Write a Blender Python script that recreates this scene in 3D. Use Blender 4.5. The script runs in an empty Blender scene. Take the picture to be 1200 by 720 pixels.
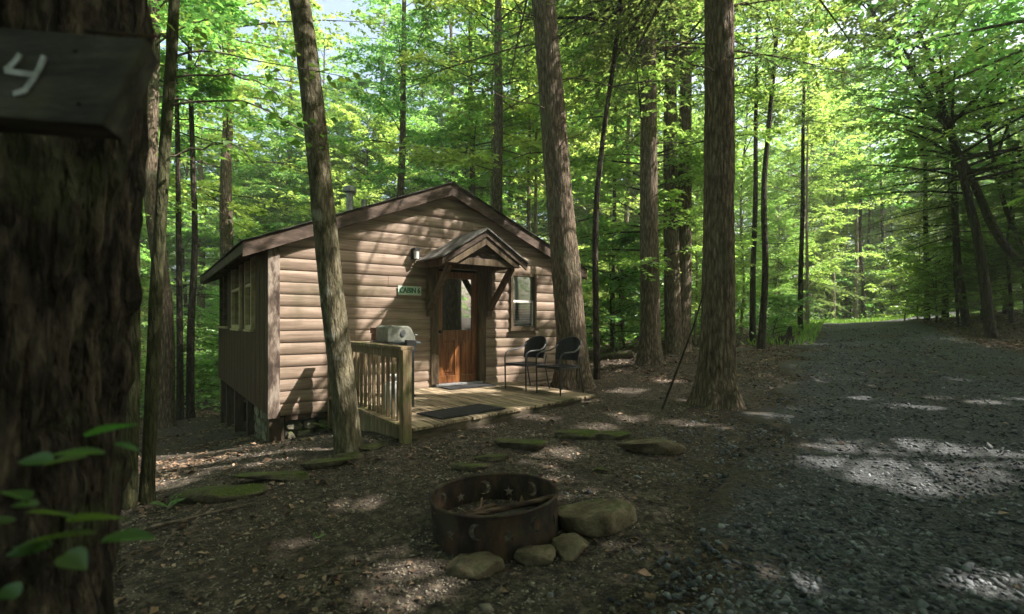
import bpy, bmesh, math, random
import numpy as np
from mathutils import Vector, Matrix, geometry

# ------------------------------------------------------------------ camera, sky, sun, exposure
sc = bpy.context.scene
F, HX, HY, CAMZ = 592.0, 600.0, 378.0, 1.45          # focal length and horizon in photo pixels, eye height
cam = bpy.data.objects.new('camera', bpy.data.cameras.new('camera'))
sc.collection.objects.link(cam)
cam.location = (0, 0, CAMZ); cam.rotation_euler = (math.radians(90), 0, 0)
cam.data.sensor_width = 36; cam.data.lens = 36 * F / 1200
cam.data.shift_y = (HY - 360) / 1200
cam.data.clip_start = 0.05; cam.data.clip_end = 600
cam.data.dof.use_dof = True; cam.data.dof.focus_distance = 8.0; cam.data.dof.aperture_fstop = 1.9
sc.camera = cam

SUN_AZ = Vector((0.98, -0.14, 0)).normalized(); SUN_EL = math.radians(51)
SUN = Vector((SUN_AZ.x * math.cos(SUN_EL), SUN_AZ.y * math.cos(SUN_EL), math.sin(SUN_EL)))
w = bpy.data.worlds.new('World'); sc.world = w; w.use_nodes = True
nt = w.node_tree; nt.nodes.clear()
sky = nt.nodes.new('ShaderNodeTexSky'); sky.sky_type = 'NISHITA'; sky.sun_disc = False
sky.sun_elevation = SUN_EL; sky.sun_rotation = math.atan2(SUN_AZ.x, SUN_AZ.y)
sky.air_density = 1.0; sky.dust_density = 6.0
bg = nt.nodes.new('ShaderNodeBackground'); bg.inputs[1].default_value = 0.15
wo = nt.nodes.new('ShaderNodeOutputWorld')
nt.links.new(sky.outputs[0], bg.inputs[0]); nt.links.new(bg.outputs[0], wo.inputs[0])
sun = bpy.data.objects.new('sun', bpy.data.lights.new('sun', 'SUN')); sc.collection.objects.link(sun)
sun.data.energy = 5.0; sun.data.angle = math.radians(0.55); sun.data.color = (1.0, 0.93, 0.83)
sun.rotation_euler = SUN.to_track_quat('Z', 'Y').to_euler(); sun.location = SUN * 60
sc.view_settings.view_transform = 'Standard'; sc.view_settings.look = 'None'
sc.view_settings.exposure = 1.62; sc.view_settings.gamma = 1.0
sc.render.engine = 'CYCLES'
cy = sc.cycles
cy.max_bounces = 7; cy.diffuse_bounces = 4; cy.glossy_bounces = 3; cy.transmission_bounces = 5; cy.transparent_max_bounces = 8
cy.caustics_reflective = False; cy.caustics_refractive = False; cy.sample_clamp_indirect = 4.0
cy.use_denoising = True
try: cy.denoiser = 'OPENIMAGEDENOISE'
except Exception: pass

rng = np.random.default_rng(7)
random.seed(7)
COL = sc.collection

# ------------------------------------------------------------------ pixel helpers (a pixel gives a direction, the distance is given)
def at(px, py, Y): return Vector(((px - HX) / F * Y, Y, CAMZ + (HY - py) / F * Y))

# ------------------------------------------------------------------ noise
def vnoise(p, seed=0):
    p = np.asarray(p, float); i = np.floor(p).astype(np.int64); f = p - i; f = f * f * (3 - 2 * f)
    def h(a, b, c):
        n = ((i[..., 0] + a) * 374761393 + (i[..., 1] + b) * 668265263 + (i[..., 2] + c) * 1440662683 + seed * 1013904223) & 0xffffffff
        n = ((n ^ (n >> 13)) * 1274126177) & 0xffffffff
        return ((n ^ (n >> 16)) & 0xffff) / 65535.0
    fx, fy, fz = f[..., 0], f[..., 1], f[..., 2]
    x00 = h(0,0,0) * (1-fx) + h(1,0,0) * fx; x10 = h(0,1,0) * (1-fx) + h(1,1,0) * fx
    x01 = h(0,0,1) * (1-fx) + h(1,0,1) * fx; x11 = h(0,1,1) * (1-fx) + h(1,1,1) * fx
    return (x00 * (1-fy) + x10 * fy) * (1-fz) + (x01 * (1-fy) + x11 * fy) * fz
def fbm(p, o=3, seed=0):
    p = np.asarray(p, float); s = 0; a = 0.5
    for k in range(o): s = s + a * vnoise(p * 2**k, seed + k); a *= 0.5
    return s / (1 - 0.5**o)

# ------------------------------------------------------------------ mesh helpers
def mesh_np(name, V, Fc, smooth=False):
    V = np.asarray(V, np.float32); Fc = np.asarray(Fc, np.int32); k = Fc.shape[1]
    me = bpy.data.meshes.new(name)
    me.vertices.add(len(V)); me.vertices.foreach_set('co', V.ravel())
    me.loops.add(Fc.size); me.loops.foreach_set('vertex_index', Fc.ravel())
    me.polygons.add(len(Fc)); me.polygons.foreach_set('loop_start', np.arange(0, Fc.size, k, dtype=np.int32))
    me.polygons.foreach_set('loop_total', np.full(len(Fc), k, np.int32))
    if smooth: me.polygons.foreach_set('use_smooth', np.ones(len(Fc), bool))
    me.update(calc_edges=True)
    return me
def link(name, me, mat=None, parent=None, loc=None):
    o = bpy.data.objects.new(name, me); COL.objects.link(o)
    if mat is not None and not me.materials: me.materials.append(mat)
    if parent is not None: o.parent = parent
    if loc is not None: o.location = loc
    return o
def tag(o, label, cat, group=None):
    o['label'] = label; o['category'] = cat
    if group: o['group'] = group
    return o
def struct(o): o['kind'] = 'structure'; return o
def stuff(o, label=None, cat=None):
    o['kind'] = 'stuff'
    if label: o['label'] = label; o['category'] = cat
    return o
def empty(name, loc=(0,0,0), rz=0):
    o = bpy.data.objects.new(name, None); COL.objects.link(o); o.location = loc; o.rotation_euler = (0, 0, rz)
    o.empty_display_size = 0.2
    return o
def copy_tree(o, parent=None):
    c = o.copy(); COL.objects.link(c); c.parent = parent
    for ch in list(o.children): copy_tree(ch, c)
    return c

class MB:
    def __init__(s): s.v = []; s.f = []
    def add(s, vs, fs):
        n = len(s.v); s.v += [tuple(v) for v in vs]; s.f += [tuple(i + n for i in f) for f in fs]; return s
    def box(s, x0, x1, y0, y1, z0, z1, M=None):
        vs = [Vector(p) for p in ((x0,y0,z0),(x1,y0,z0),(x1,y1,z0),(x0,y1,z0),(x0,y0,z1),(x1,y0,z1),(x1,y1,z1),(x0,y1,z1))]
        if M is not None: vs = [M @ v for v in vs]
        return s.add(vs, [(3,2,1,0),(4,5,6,7),(0,1,5,4),(1,2,6,5),(2,3,7,6),(3,0,4,7)])
    def bar(s, a, b, wd, th, up=(0,0,1)):
        a, b = Vector(a), Vector(b); d = (b - a); L = d.length; d.normalize()
        x = d.cross(Vector(up));  x = x.normalized() if x.length > 1e-4 else Vector((1,0,0))
        y = x.cross(d)
        M = Matrix(((x.x, d.x, y.x, a.x), (x.y, d.y, y.y, a.y), (x.z, d.z, y.z, a.z), (0,0,0,1)))
        return s.box(-wd/2, wd/2, 0, L, -th/2, th/2, M)
    def tube(s, pts, rad, n=8, cap=True):
        pts = [Vector(p) for p in pts]; m = len(pts)
        if not hasattr(rad, '__len__'): rad = [rad] * m
        ring = []; X = None
        for i, p in enumerate(pts):
            d = (pts[min(i+1, m-1)] - pts[max(i-1, 0)]).normalized()
            if X is None: X = d.orthogonal().normalized()
            X = (X - d * X.dot(d)).normalized(); Yv = d.cross(X)
            for k in range(n):
                a = 2 * math.pi * k / n; ring.append(p + (X * math.cos(a) + Yv * math.sin(a)) * rad[i])
        fs = [(i*n+k, i*n+(k+1) % n, (i+1)*n+(k+1) % n, (i+1)*n+k) for i in range(m-1) for k in range(n)]
        if cap: fs += [tuple(range(n-1, -1, -1)), tuple((m-1)*n + k for k in range(n))]
        return s.add(ring, fs)
    def prism(s, poly, fn, a, b):
        n = len(poly); vs = [fn(p, a) for p in poly] + [fn(p, b) for p in poly]
        return s.add(vs, [tuple(range(n)), tuple(range(2*n-1, n-1, -1))] + [(i, i+n, (i+1) % n + n, (i+1) % n) for i in range(n)])
    def mesh(s, name, smooth=False, bevel=0):
        me = bpy.data.meshes.new(name); me.from_pydata(s.v, [], s.f)
        bm = bmesh.new(); bm.from_mesh(me); bmesh.ops.recalc_face_normals(bm, faces=bm.faces)
        if bevel: bmesh.ops.bevel(bm, geom=[e for e in bm.edges if e.is_manifold and e.calc_face_angle(0) > 0.6], offset=bevel, segments=2, profile=0.6, affect='EDGES', clamp_overlap=True)
        bm.to_mesh(me); bm.free()
        if smooth:
            for p in me.polygons: p.use_smooth = True
            try: me.set_sharp_from_angle(angle=math.radians(40))
            except Exception: pass
        me.update(); return me
    def build(s, name, mat, parent=None, smooth=False, bevel=0, loc=None): return link(name, s.mesh(name, smooth, bevel), mat, parent, loc)

# ------------------------------------------------------------------ materials
def ramp(nd, stops):
    r = nd.new('ShaderNodeValToRGB'); e = r.color_ramp.elements
    while len(e) < len(stops): e.new(0.5)
    for k, (p, c) in enumerate(stops): e[k].position = p; e[k].color = (*c, 1)
    return r
def mat(name, stops, scale=(4,4,4), rough=0.8, bump=0.3, bscale=40, detail=6, coord='Object', spec=0.3, island=0, moss=None, mossz=None, metallic=0, bdist=0.02, second=None, cracks=None):
    """noise-driven colour ramp + bump; island = brightness spread per piece; moss = (colour, amount) on faces that look up"""
    m = bpy.data.materials.new(name); m.use_nodes = True; t = m.node_tree; nd = t.nodes; L = t.links
    b = nd['Principled BSDF']; b.inputs['Roughness'].default_value = rough; b.inputs['Specular IOR Level'].default_value = spec
    b.inputs['Metallic'].default_value = metallic
    tc = nd.new('ShaderNodeTexCoord'); mp = nd.new('ShaderNodeMapping'); mp.inputs['Scale'].default_value = scale
    L.new(tc.outputs[coord], mp.inputs[0])
    n1 = nd.new('ShaderNodeTexNoise'); n1.inputs['Scale'].default_value = 1.0; n1.inputs['Detail'].default_value = detail; n1.inputs['Roughness'].default_value = 0.65
    L.new(mp.outputs[0], n1.inputs['Vector'])
    r = ramp(nd, [(0.5 + (p - 0.5) * 0.6, q) for p, q in stops]); L.new(n1.outputs[0], r.inputs[0]); c = r.outputs[0]
    crk = None
    if cracks:      # bark: long plates parted by dark fissures
        mpc = nd.new('ShaderNodeMapping'); mpc.inputs['Scale'].default_value = cracks[0]; L.new(tc.outputs[coord], mpc.inputs[0])
        wn = nd.new('ShaderNodeTexNoise'); wn.inputs['Scale'].default_value = 2.0; L.new(mpc.outputs[0], wn.inputs['Vector'])
        wa = nd.new('ShaderNodeMix'); wa.data_type = 'RGBA'; wa.inputs[0].default_value = 0.5; L.new(mpc.outputs[0], wa.inputs[6]); L.new(wn.outputs['Color'], wa.inputs[7])
        vo = nd.new('ShaderNodeTexVoronoi'); vo.feature = 'DISTANCE_TO_EDGE'; vo.inputs['Scale'].default_value = 1.0; L.new(wa.outputs[2], vo.inputs['Vector'])
        crk = nd.new('ShaderNodeMapRange'); crk.inputs[1].default_value = 0.0; crk.inputs[2].default_value = cracks[1]; crk.inputs[3].default_value = cracks[2]; crk.inputs[4].default_value = 1.0; L.new(vo.outputs['Distance'], crk.inputs[0])
        mc = nd.new('ShaderNodeMix'); mc.data_type = 'RGBA'; mc.blend_type = 'MULTIPLY'; mc.inputs[0].default_value = 1.0; L.new(c, mc.inputs[6]); L.new(crk.outputs[0], mc.inputs[7]); c = mc.outputs[2]
    if second:      # (scale, colour, threshold lo, hi): blotches of wear with a shape of their own
        n3 = nd.new('ShaderNodeTexNoise'); n3.inputs['Scale'].default_value = second[0]; n3.inputs['Detail'].default_value = 5
        L.new(tc.outputs[coord], n3.inputs['Vector'])
        mr = nd.new('ShaderNodeMapRange'); mr.inputs[1].default_value = second[2]; mr.inputs[2].default_value = second[3]; L.new(n3.outputs[0], mr.inputs[0])
        mx = nd.new('ShaderNodeMix'); mx.data_type = 'RGBA'; L.new(mr.outputs[0], mx.inputs[0]); L.new(c, mx.inputs[6]); mx.inputs[7].default_value = (*second[1], 1); c = mx.outputs[2]
    if island:
        g = nd.new('ShaderNodeNewGeometry'); oi = nd.new('ShaderNodeObjectInfo'); ad = nd.new('ShaderNodeMath'); ad.operation = 'ADD'
        fr = nd.new('ShaderNodeMath'); fr.operation = 'FRACT'
        L.new(g.outputs['Random Per Island'], ad.inputs[0]); L.new(oi.outputs['Random'], ad.inputs[1]); L.new(ad.outputs[0], fr.inputs[0])
        mr = nd.new('ShaderNodeMapRange'); mr.inputs[3].default_value = 1 - island; mr.inputs[4].default_value = 1 + island; L.new(fr.outputs[0], mr.inputs[0])
        hs = nd.new('ShaderNodeHueSaturation'); L.new(mr.outputs[0], hs.inputs['Value']); L.new(c, hs.inputs['Color']); c = hs.outputs[0]
    if moss:
        g = nd.new('ShaderNodeNewGeometry'); sp = nd.new('ShaderNodeSeparateXYZ'); L.new(g.outputs['Normal'], sp.inputs[0])
        n4 = nd.new('ShaderNodeTexNoise'); n4.inputs['Scale'].default_value = 7; n4.inputs['Detail'].default_value = 5; L.new(tc.outputs[coord], n4.inputs['Vector'])
        ad = nd.new('ShaderNodeMath'); ad.operation = 'MULTIPLY_ADD'; L.new(sp.outputs['Z'], ad.inputs[0]); ad.inputs[1].default_value = moss[2] if len(moss) > 2 else 0.35; L.new(n4.outputs[0], ad.inputs[2])
        src = ad.outputs[0]
        if mossz:
            sp2 = nd.new('ShaderNodeSeparateXYZ'); L.new(tc.outputs['Object'], sp2.inputs[0])
            m2 = nd.new('ShaderNodeMath'); m2.operation = 'MULTIPLY_ADD'; L.new(sp2.outputs['Z'], m2.inputs[0]); m2.inputs[1].default_value = -mossz; L.new(src, m2.inputs[2]); src = m2.outputs[0]
        mr = nd.new('ShaderNodeMapRange'); mr.inputs[1].default_value = moss[1]; mr.inputs[2].default_value = moss[1] + 0.18; L.new(src, mr.inputs[0])
        n5 = nd.new('ShaderNodeTexNoise'); n5.inputs['Scale'].default_value = 60; L.new(tc.outputs[coord], n5.inputs['Vector'])
        rm = ramp(nd, [(0.3, tuple(x * 0.45 for x in moss[0])), (0.7, moss[0])]); L.new(n5.outputs[0], rm.inputs[0])
        mx = nd.new('ShaderNodeMix'); mx.data_type = 'RGBA'; L.new(mr.outputs[0], mx.inputs[0]); L.new(c, mx.inputs[6]); L.new(rm.outputs[0], mx.inputs[7]); c = mx.outputs[2]
    L.new(c, b.inputs['Base Color'])
    if bump:
        mp2 = nd.new('ShaderNodeMapping'); s0 = max(scale); mp2.inputs['Scale'].default_value = tuple(x / s0 * bscale for x in scale); L.new(tc.outputs[coord], mp2.inputs[0])
        n2 = nd.new('ShaderNodeTexNoise'); n2.inputs['Scale'].default_value = 1; n2.inputs['Detail'].default_value = 6; L.new(mp2.outputs[0], n2.inputs['Vector'])
        bp = nd.new('ShaderNodeBump'); bp.inputs['Strength'].default_value = bump; bp.inputs['Distance'].default_value = bdist; L.new(n2.outputs[0], bp.inputs['Height']); L.new(bp.outputs[0], b.inputs['Normal'])
        if crk is not None:
            bp2 = nd.new('ShaderNodeBump'); bp2.inputs['Strength'].default_value = 0.9; bp2.inputs['Distance'].default_value = 0.03; L.new(crk.outputs[0], bp2.inputs['Height']); L.new(bp2.outputs[0], bp.inputs['Normal'])
    return m
def leaf_mat(name, refl, trans, var=0.35, hue=0.03, gloss=0.08):
    m = bpy.data.materials.new(name); m.use_nodes = True; t = m.node_tree; nd = t.nodes; L = t.links; nd.clear()
    out = nd.new('ShaderNodeOutputMaterial'); g = nd.new('ShaderNodeNewGeometry'); oi = nd.new('ShaderNodeObjectInfo')
    mr = nd.new('ShaderNodeMapRange'); mr.inputs[3].default_value = 1 - var; mr.inputs[4].default_value = 1 + var; L.new(g.outputs['Random Per Island'], mr.inputs[0])
    mr2 = nd.new('ShaderNodeMapRange'); mr2.inputs[3].default_value = 0.5 - hue; mr2.inputs[4].default_value = 0.5 + hue; L.new(oi.outputs['Random'], mr2.inputs[0])
    sh = []
    for c, kind in ((refl, 'ShaderNodeBsdfDiffuse'), (trans, 'ShaderNodeBsdfTranslucent')):
        hs = nd.new('ShaderNodeHueSaturation'); hs.inputs['Color'].default_value = (*c, 1); L.new(mr.outputs[0], hs.inputs['Value']); L.new(mr2.outputs[0], hs.inputs['Hue'])
        s = nd.new(kind); L.new(hs.outputs[0], s.inputs[0]); sh.append(s)
    a = nd.new('ShaderNodeAddShader'); L.new(sh[0].outputs[0], a.inputs[0]); L.new(sh[1].outputs[0], a.inputs[1])
    gl = nd.new('ShaderNodeBsdfGlossy'); gl.inputs['Roughness'].default_value = 0.45; gl.inputs[0].default_value = (0.8,0.85,0.8,1)
    mx = nd.new('ShaderNodeMixShader'); mx.inputs[0].default_value = gloss; L.new(a.outputs[0], mx.inputs[1]); L.new(gl.outputs[0], mx.inputs[2]); L.new(mx.outputs[0], out.inputs[0])
    return m
def glass_mat(name, tint, refl, rough=0.02):
    m = bpy.data.materials.new(name); m.use_nodes = True; t = m.node_tree; nd = t.nodes; L = t.links; nd.clear()
    out = nd.new('ShaderNodeOutputMaterial'); tr = nd.new('ShaderNodeBsdfTransparent'); tr.inputs[0].default_value = (*tint, 1)
    gl = nd.new('ShaderNodeBsdfGlossy'); gl.inputs['Roughness'].default_value = rough
    fr = nd.new('ShaderNodeFresnel'); fr.inputs[0].default_value = 1.5; ad = nd.new('ShaderNodeMath'); ad.operation = 'ADD'; ad.inputs[1].default_value = refl; L.new(fr.outputs[0], ad.inputs[0])
    mx = nd.new('ShaderNodeMixShader'); L.new(ad.outputs[0], mx.inputs[0]); L.new(tr.outputs[0], mx.inputs[1]); L.new(gl.outputs[0], mx.inputs[2]); L.new(mx.outputs[0], out.inputs[0])
    return m

M = {}
M['siding'] = mat('siding_stain', [(0.2, (0.145,0.104,0.077)), (0.5, (0.265,0.194,0.148)), (0.8, (0.38,0.295,0.235))], (1.0,16,16), 0.6, 0.15, 70, detail=9, spec=0.25, island=0.10, second=(1.7, (0.125,0.105,0.062), 0.52, 0.75))
M['trim'] = mat('dark_trim', [(0.3, (0.035,0.024,0.018)), (0.6, (0.085,0.058,0.043)), (0.8, (0.15,0.11,0.085))], (3,3,9), 0.8, 0.25, 60)
M['rake'] = mat('rake_board', [(0.3, (0.038,0.026,0.02)), (0.55, (0.092,0.064,0.05)), (0.8, (0.17,0.125,0.1))], (2.5,8,8), 0.8, 0.25, 60)
M['corner'] = mat('weathered_corner', [(0.35, (0.045,0.032,0.026)), (0.5, (0.13,0.095,0.075)), (0.68, (0.30,0.25,0.21))], (9,9,3), 0.85, 0.3, 70)
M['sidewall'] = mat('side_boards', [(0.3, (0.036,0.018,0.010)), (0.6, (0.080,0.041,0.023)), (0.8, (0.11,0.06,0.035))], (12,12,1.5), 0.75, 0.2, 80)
M['roof'] = mat('roof_shingle', [(0.3, (0.03,0.028,0.027)), (0.6, (0.075,0.07,0.065)), (0.8, (0.12,0.115,0.10))], (9,9,9), 0.9, 0.5, 90)
M['tin'] = mat('canopy_tin', [(0.3, (0.055,0.05,0.046)), (0.7, (0.14,0.13,0.12))], (5,5,5), 0.6, 0.3, 60)
M['door'] = mat('door_wood', [(0.3, (0.085,0.028,0.010)), (0.55, (0.20,0.072,0.022)), (0.8, (0.31,0.13,0.042))], (30,30,2.2), 0.4, 0.08, 80, spec=0.45)
M['doorframe'] = mat('door_frame', [(0.3, (0.045,0.03,0.018)), (0.7, (0.12,0.085,0.05))], (18,18,2.5), 0.7, 0.15, 60)
M['cream'] = mat('cream_frame', [(0.3, (0.34,0.28,0.15)), (0.7, (0.55,0.46,0.28))], (9,9,9), 0.6, 0.1)
M['deck'] = mat('deck_board', [(0.28, (0.09,0.068,0.042)), (0.5, (0.22,0.17,0.11)), (0.75, (0.37,0.30,0.21))], (28,2.2,28), 0.75, 0.25, 90, island=0.28, second=(1.6, (0.10,0.10,0.04), 0.55, 0.75))
M['rail'] = mat('rail_timber', [(0.3, (0.10,0.073,0.042)), (0.55, (0.20,0.148,0.085)), (0.8, (0.32,0.25,0.16))], (20,20,2.5), 0.7, 0.25, 80, island=0.15, second=(4.0, (0.10,0.115,0.035), 0.54, 0.74))
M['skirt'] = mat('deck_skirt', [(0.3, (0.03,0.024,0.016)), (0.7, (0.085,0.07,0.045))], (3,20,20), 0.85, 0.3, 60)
M['threshold'] = mat('aluminium', [(0.3, (0.4,0.41,0.43)), (0.7, (0.6,0.61,0.63))], (9,9,9), 0.35, 0.05, metallic=0.7)
M['black'] = mat('black_metal', [(0.3, (0.012,0.012,0.013)), (0.7, (0.03,0.03,0.032))], (9,9,9), 0.4, 0.05, spec=0.5)
M['wicker'] = mat('black_mesh', [(0.3, (0.008,0.008,0.01)), (0.7, (0.024,0.024,0.03))], (40,40,40), 0.65, 0.6, 220, bdist=0.004)
M['greymetal'] = mat('grey_tube', [(0.3, (0.10,0.105,0.11)), (0.7, (0.2,0.205,0.21))], (9,9,9), 0.35, 0.05, metallic=0.7)
M['mat'] = mat('rubber_mat', [(0.3, (0.012,0.012,0.013)), (0.7, (0.032,0.032,0.034))], (30,30,30), 0.9, 0.6, 200, bdist=0.005)
M['lid'] = mat('grill_lid', [(0.3, (0.10,0.105,0.085)), (0.7, (0.19,0.195,0.165))], (8,8,8), 0.5, 0.12, spec=0.4)
M['shelf'] = mat('grill_shelf', [(0.3, (0.06,0.075,0.085)), (0.7, (0.11,0.13,0.145))], (8,8,8), 0.45, 0.08)
M['redwood'] = mat('red_wood', [(0.3, (0.10,0.04,0.03)), (0.7, (0.23,0.10,0.075))], (3,20,20), 0.7, 0.15)
M['white'] = mat('white_paint', [(0.3, (0.62,0.62,0.6)), (0.7, (0.78,0.78,0.76))], (9,9,9), 0.5, 0.05)
M['signgreen'] = mat('sign_green', [(0.3, (0.005,0.10,0.045)), (0.7, (0.01,0.16,0.07))], (9,9,9), 0.5, 0)
M['signboard'] = mat('sign_board', [(0.3, (0.46,0.60,0.50)), (0.7, (0.60,0.70,0.60))], (9,9,9), 0.5, 0.05)
M['plaque'] = mat('plaque_wood', [(0.3, (0.035,0.032,0.030)), (0.55, (0.07,0.065,0.058)), (0.8, (0.13,0.12,0.10))], (3,14,14), 0.85, 0.3, 70, second=(9, (0.10,0.095,0.06), 0.55, 0.75))
M['chalk'] = mat('chalk_paint', [(0.25, (0.28,0.29,0.30)), (0.6, (0.62,0.63,0.66))], (40,40,40), 0.9, 0.2)
M['curtain'] = mat('curtain', [(0.3, (0.62,0.66,0.63)), (0.7, (0.76,0.79,0.76))], (60,60,2), 0.9, 0.2, 60)
M['blind'] = mat('blind', [(0.3, (0.22,0.24,0.24)), (0.7, (0.34,0.36,0.36))], (9,9,60), 0.7, 0.1)
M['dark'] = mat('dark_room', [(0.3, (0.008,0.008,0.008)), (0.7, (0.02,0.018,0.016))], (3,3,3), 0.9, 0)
M['glass'] = glass_mat('door_glass', (0.25,0.27,0.26), 0.42)
M['winglass'] = glass_mat('window_glass', (0.95,0.97,0.96), 0.02)
M['sideglass'] = glass_mat('side_glass', (0.3,0.32,0.3), 0.3)
M['stone'] = mat('foundation_stone', [(0.3, (0.07,0.068,0.05)), (0.55, (0.16,0.15,0.105)), (0.8, (0.24,0.22,0.16))], (7,7,7), 0.9, 0.5, 50, island=0.3, moss=((0.10,0.14,0.03), 0.62))
M['mortar'] = mat('foundation_mortar', [(0.3, (0.035,0.035,0.028)), (0.7, (0.08,0.078,0.06))], (9,9,9), 0.95, 0.4)
M['post'] = mat('foundation_post', [(0.3, (0.03,0.022,0.014)), (0.7, (0.09,0.062,0.04))], (14,14,3), 0.85, 0.25)
M['vent'] = mat('vent_metal', [(0.3, (0.22,0.22,0.22)), (0.7, (0.4,0.4,0.4))], (8,8,8), 0.45, 0.1, metallic=0.6)
M['rust'] = mat('rusty_steel', [(0.28, (0.014,0.010,0.009)), (0.5, (0.038,0.024,0.018)), (0.75, (0.085,0.045,0.026))], (9,9,5), 0.78, 0.25, 60, second=(5, (0.05,0.045,0.028), 0.55, 0.72))
M['ash'] = mat('ash', [(0.3, (0.018,0.016,0.014)), (0.6, (0.06,0.052,0.045)), (0.8, (0.13,0.11,0.095))], (22,22,22), 0.95, 0.8, 60)
M['char'] = mat('charred_log', [(0.3, (0.02,0.014,0.010)), (0.55, (0.085,0.05,0.035)), (0.8, (0.2,0.125,0.09))], (3,26,26), 0.9, 0.5, 60)
M['rock'] = mat('boulder', [(0.25, (0.05,0.038,0.024)), (0.5, (0.135,0.105,0.068)), (0.78, (0.24,0.195,0.135))], (5,5,5), 0.92, 0.8, 40, detail=10, moss=((0.07,0.085,0.016), 0.76, 0.25))
M['mossrock'] = mat('mossy_stone', [(0.3, (0.035,0.03,0.02)), (0.55, (0.09,0.075,0.05)), (0.8, (0.15,0.13,0.09))], (6,6,6), 0.95, 0.8, 60, detail=9, moss=((0.08,0.105,0.02), 0.70, 0.35))
M['bark_big'] = mat('bark_deep', [(0.25, (0.026,0.019,0.014)), (0.5, (0.08,0.06,0.044)), (0.78, (0.18,0.14,0.105))], (22,22,7), 0.95, 0.9, 60, detail=10, second=(3.0, (0.085,0.095,0.05), 0.56, 0.7), bdist=0.03, cracks=((24,24,6.0), 0.30, 0.22))
M['bark'] = mat('bark_grey_brown', [(0.22, (0.075,0.054,0.038)), (0.5, (0.20,0.15,0.105)), (0.8, (0.36,0.28,0.205))], (30,30,5), 0.95, 0.8, 70, detail=10, moss=((0.075,0.11,0.018), 0.80, 0.25), mossz=0.55, second=(2.5, (0.12,0.12,0.075), 0.58, 0.75), cracks=((44,44,8), 0.32, 0.42))
M['bark_grn'] = mat('bark_mossy', [(0.25, (0.06,0.052,0.028)), (0.5, (0.145,0.125,0.075)), (0.78, (0.26,0.23,0.16))], (20,20,6), 0.95, 0.6, 60, detail=10, moss=((0.075,0.11,0.018), 0.74, 0.2), mossz=0.12, second=(5.0, (0.26,0.25,0.20), 0.60, 0.70), cracks=((46,46,9), 0.25, 0.6))
M['bark_dk'] = mat('bark_dark', [(0.25, (0.02,0.015,0.012)), (0.55, (0.06,0.046,0.036)), (0.8, (0.12,0.095,0.075))], (20,20,4), 0.95, 0.6, 60, cracks=((30,30,8), 0.2, 0.3))
M['bark_moss'] = mat('bark_moss_covered', [(0.25, (0.028,0.03,0.012)), (0.5, (0.06,0.062,0.026)), (0.78, (0.11,0.105,0.055))], (20,20,6), 0.95, 0.6, 60, detail=10, cracks=((46,46,9), 0.25, 0.6))
M['bark_pale'] = mat('bark_pale', [(0.25, (0.10,0.085,0.06)), (0.5, (0.24,0.20,0.15)), (0.78, (0.38,0.33,0.26))], (18,18,4), 0.95, 0.5, 60)
M['twig'] = mat('dead_twig', [(0.3, (0.05,0.04,0.03)), (0.7, (0.17,0.14,0.11))], (20,20,20), 0.9, 0.3)
M['leaf'] = leaf_mat('leaf_green', (0.060,0.10,0.032), (0.175,0.31,0.06))
M['leaf_y'] = leaf_mat('leaf_yellow_green', (0.08,0.125,0.036), (0.28,0.42,0.08))
M['leaf_d'] = leaf_mat('leaf_deep', (0.038,0.075,0.020), (0.085,0.18,0.022))
M['needle'] = leaf_mat('needle', (0.050,0.078,0.030), (0.11,0.17,0.04), gloss=0.04)
M['grass'] = leaf_mat('grass_blade', (0.06,0.11,0.02), (0.16,0.27,0.03))
M['litter'] = mat('dead_leaf', [(0.25, (0.055,0.032,0.020)), (0.5, (0.16,0.105,0.07)), (0.78, (0.32,0.235,0.17))], (3,3,3), 0.85, 0, island=0.6)
M['chip'] = mat('wood_chip', [(0.25, (0.07,0.06,0.046)), (0.5, (0.15,0.128,0.1)), (0.8, (0.28,0.245,0.2))], (3,3,3), 0.85, 0, island=0.7)
M['gravel'] = mat('gravel_stone', [(0.25, (0.03,0.033,0.039)), (0.5, (0.078,0.085,0.096)), (0.8, (0.185,0.19,0.20))], (3,3,3), 0.8, 0.25, 90, island=0.8)
M['soil'] = mat('forest_soil', [(0.2, (0.018,0.014,0.011)), (0.45, (0.045,0.035,0.027)), (0.6, (0.085,0.066,0.05)), (0.85, (0.17,0.14,0.11))], (16,16,16), 0.95, 1.0, 45, detail=14, bdist=0.03, second=(0.8, (0.05,0.036,0.026), 0.5, 0.7))
M['roadbed'] = mat('road_gravel', [(0.22, (0.015,0.016,0.0175)), (0.45, (0.040,0.043,0.046)), (0.6, (0.070,0.074,0.079)), (0.82, (0.145,0.15,0.156))], (28,28,28), 0.9, 1.0, 45, detail=10, bdist=0.03, second=(0.55, (0.045,0.038,0.032), 0.52, 0.72))

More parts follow.
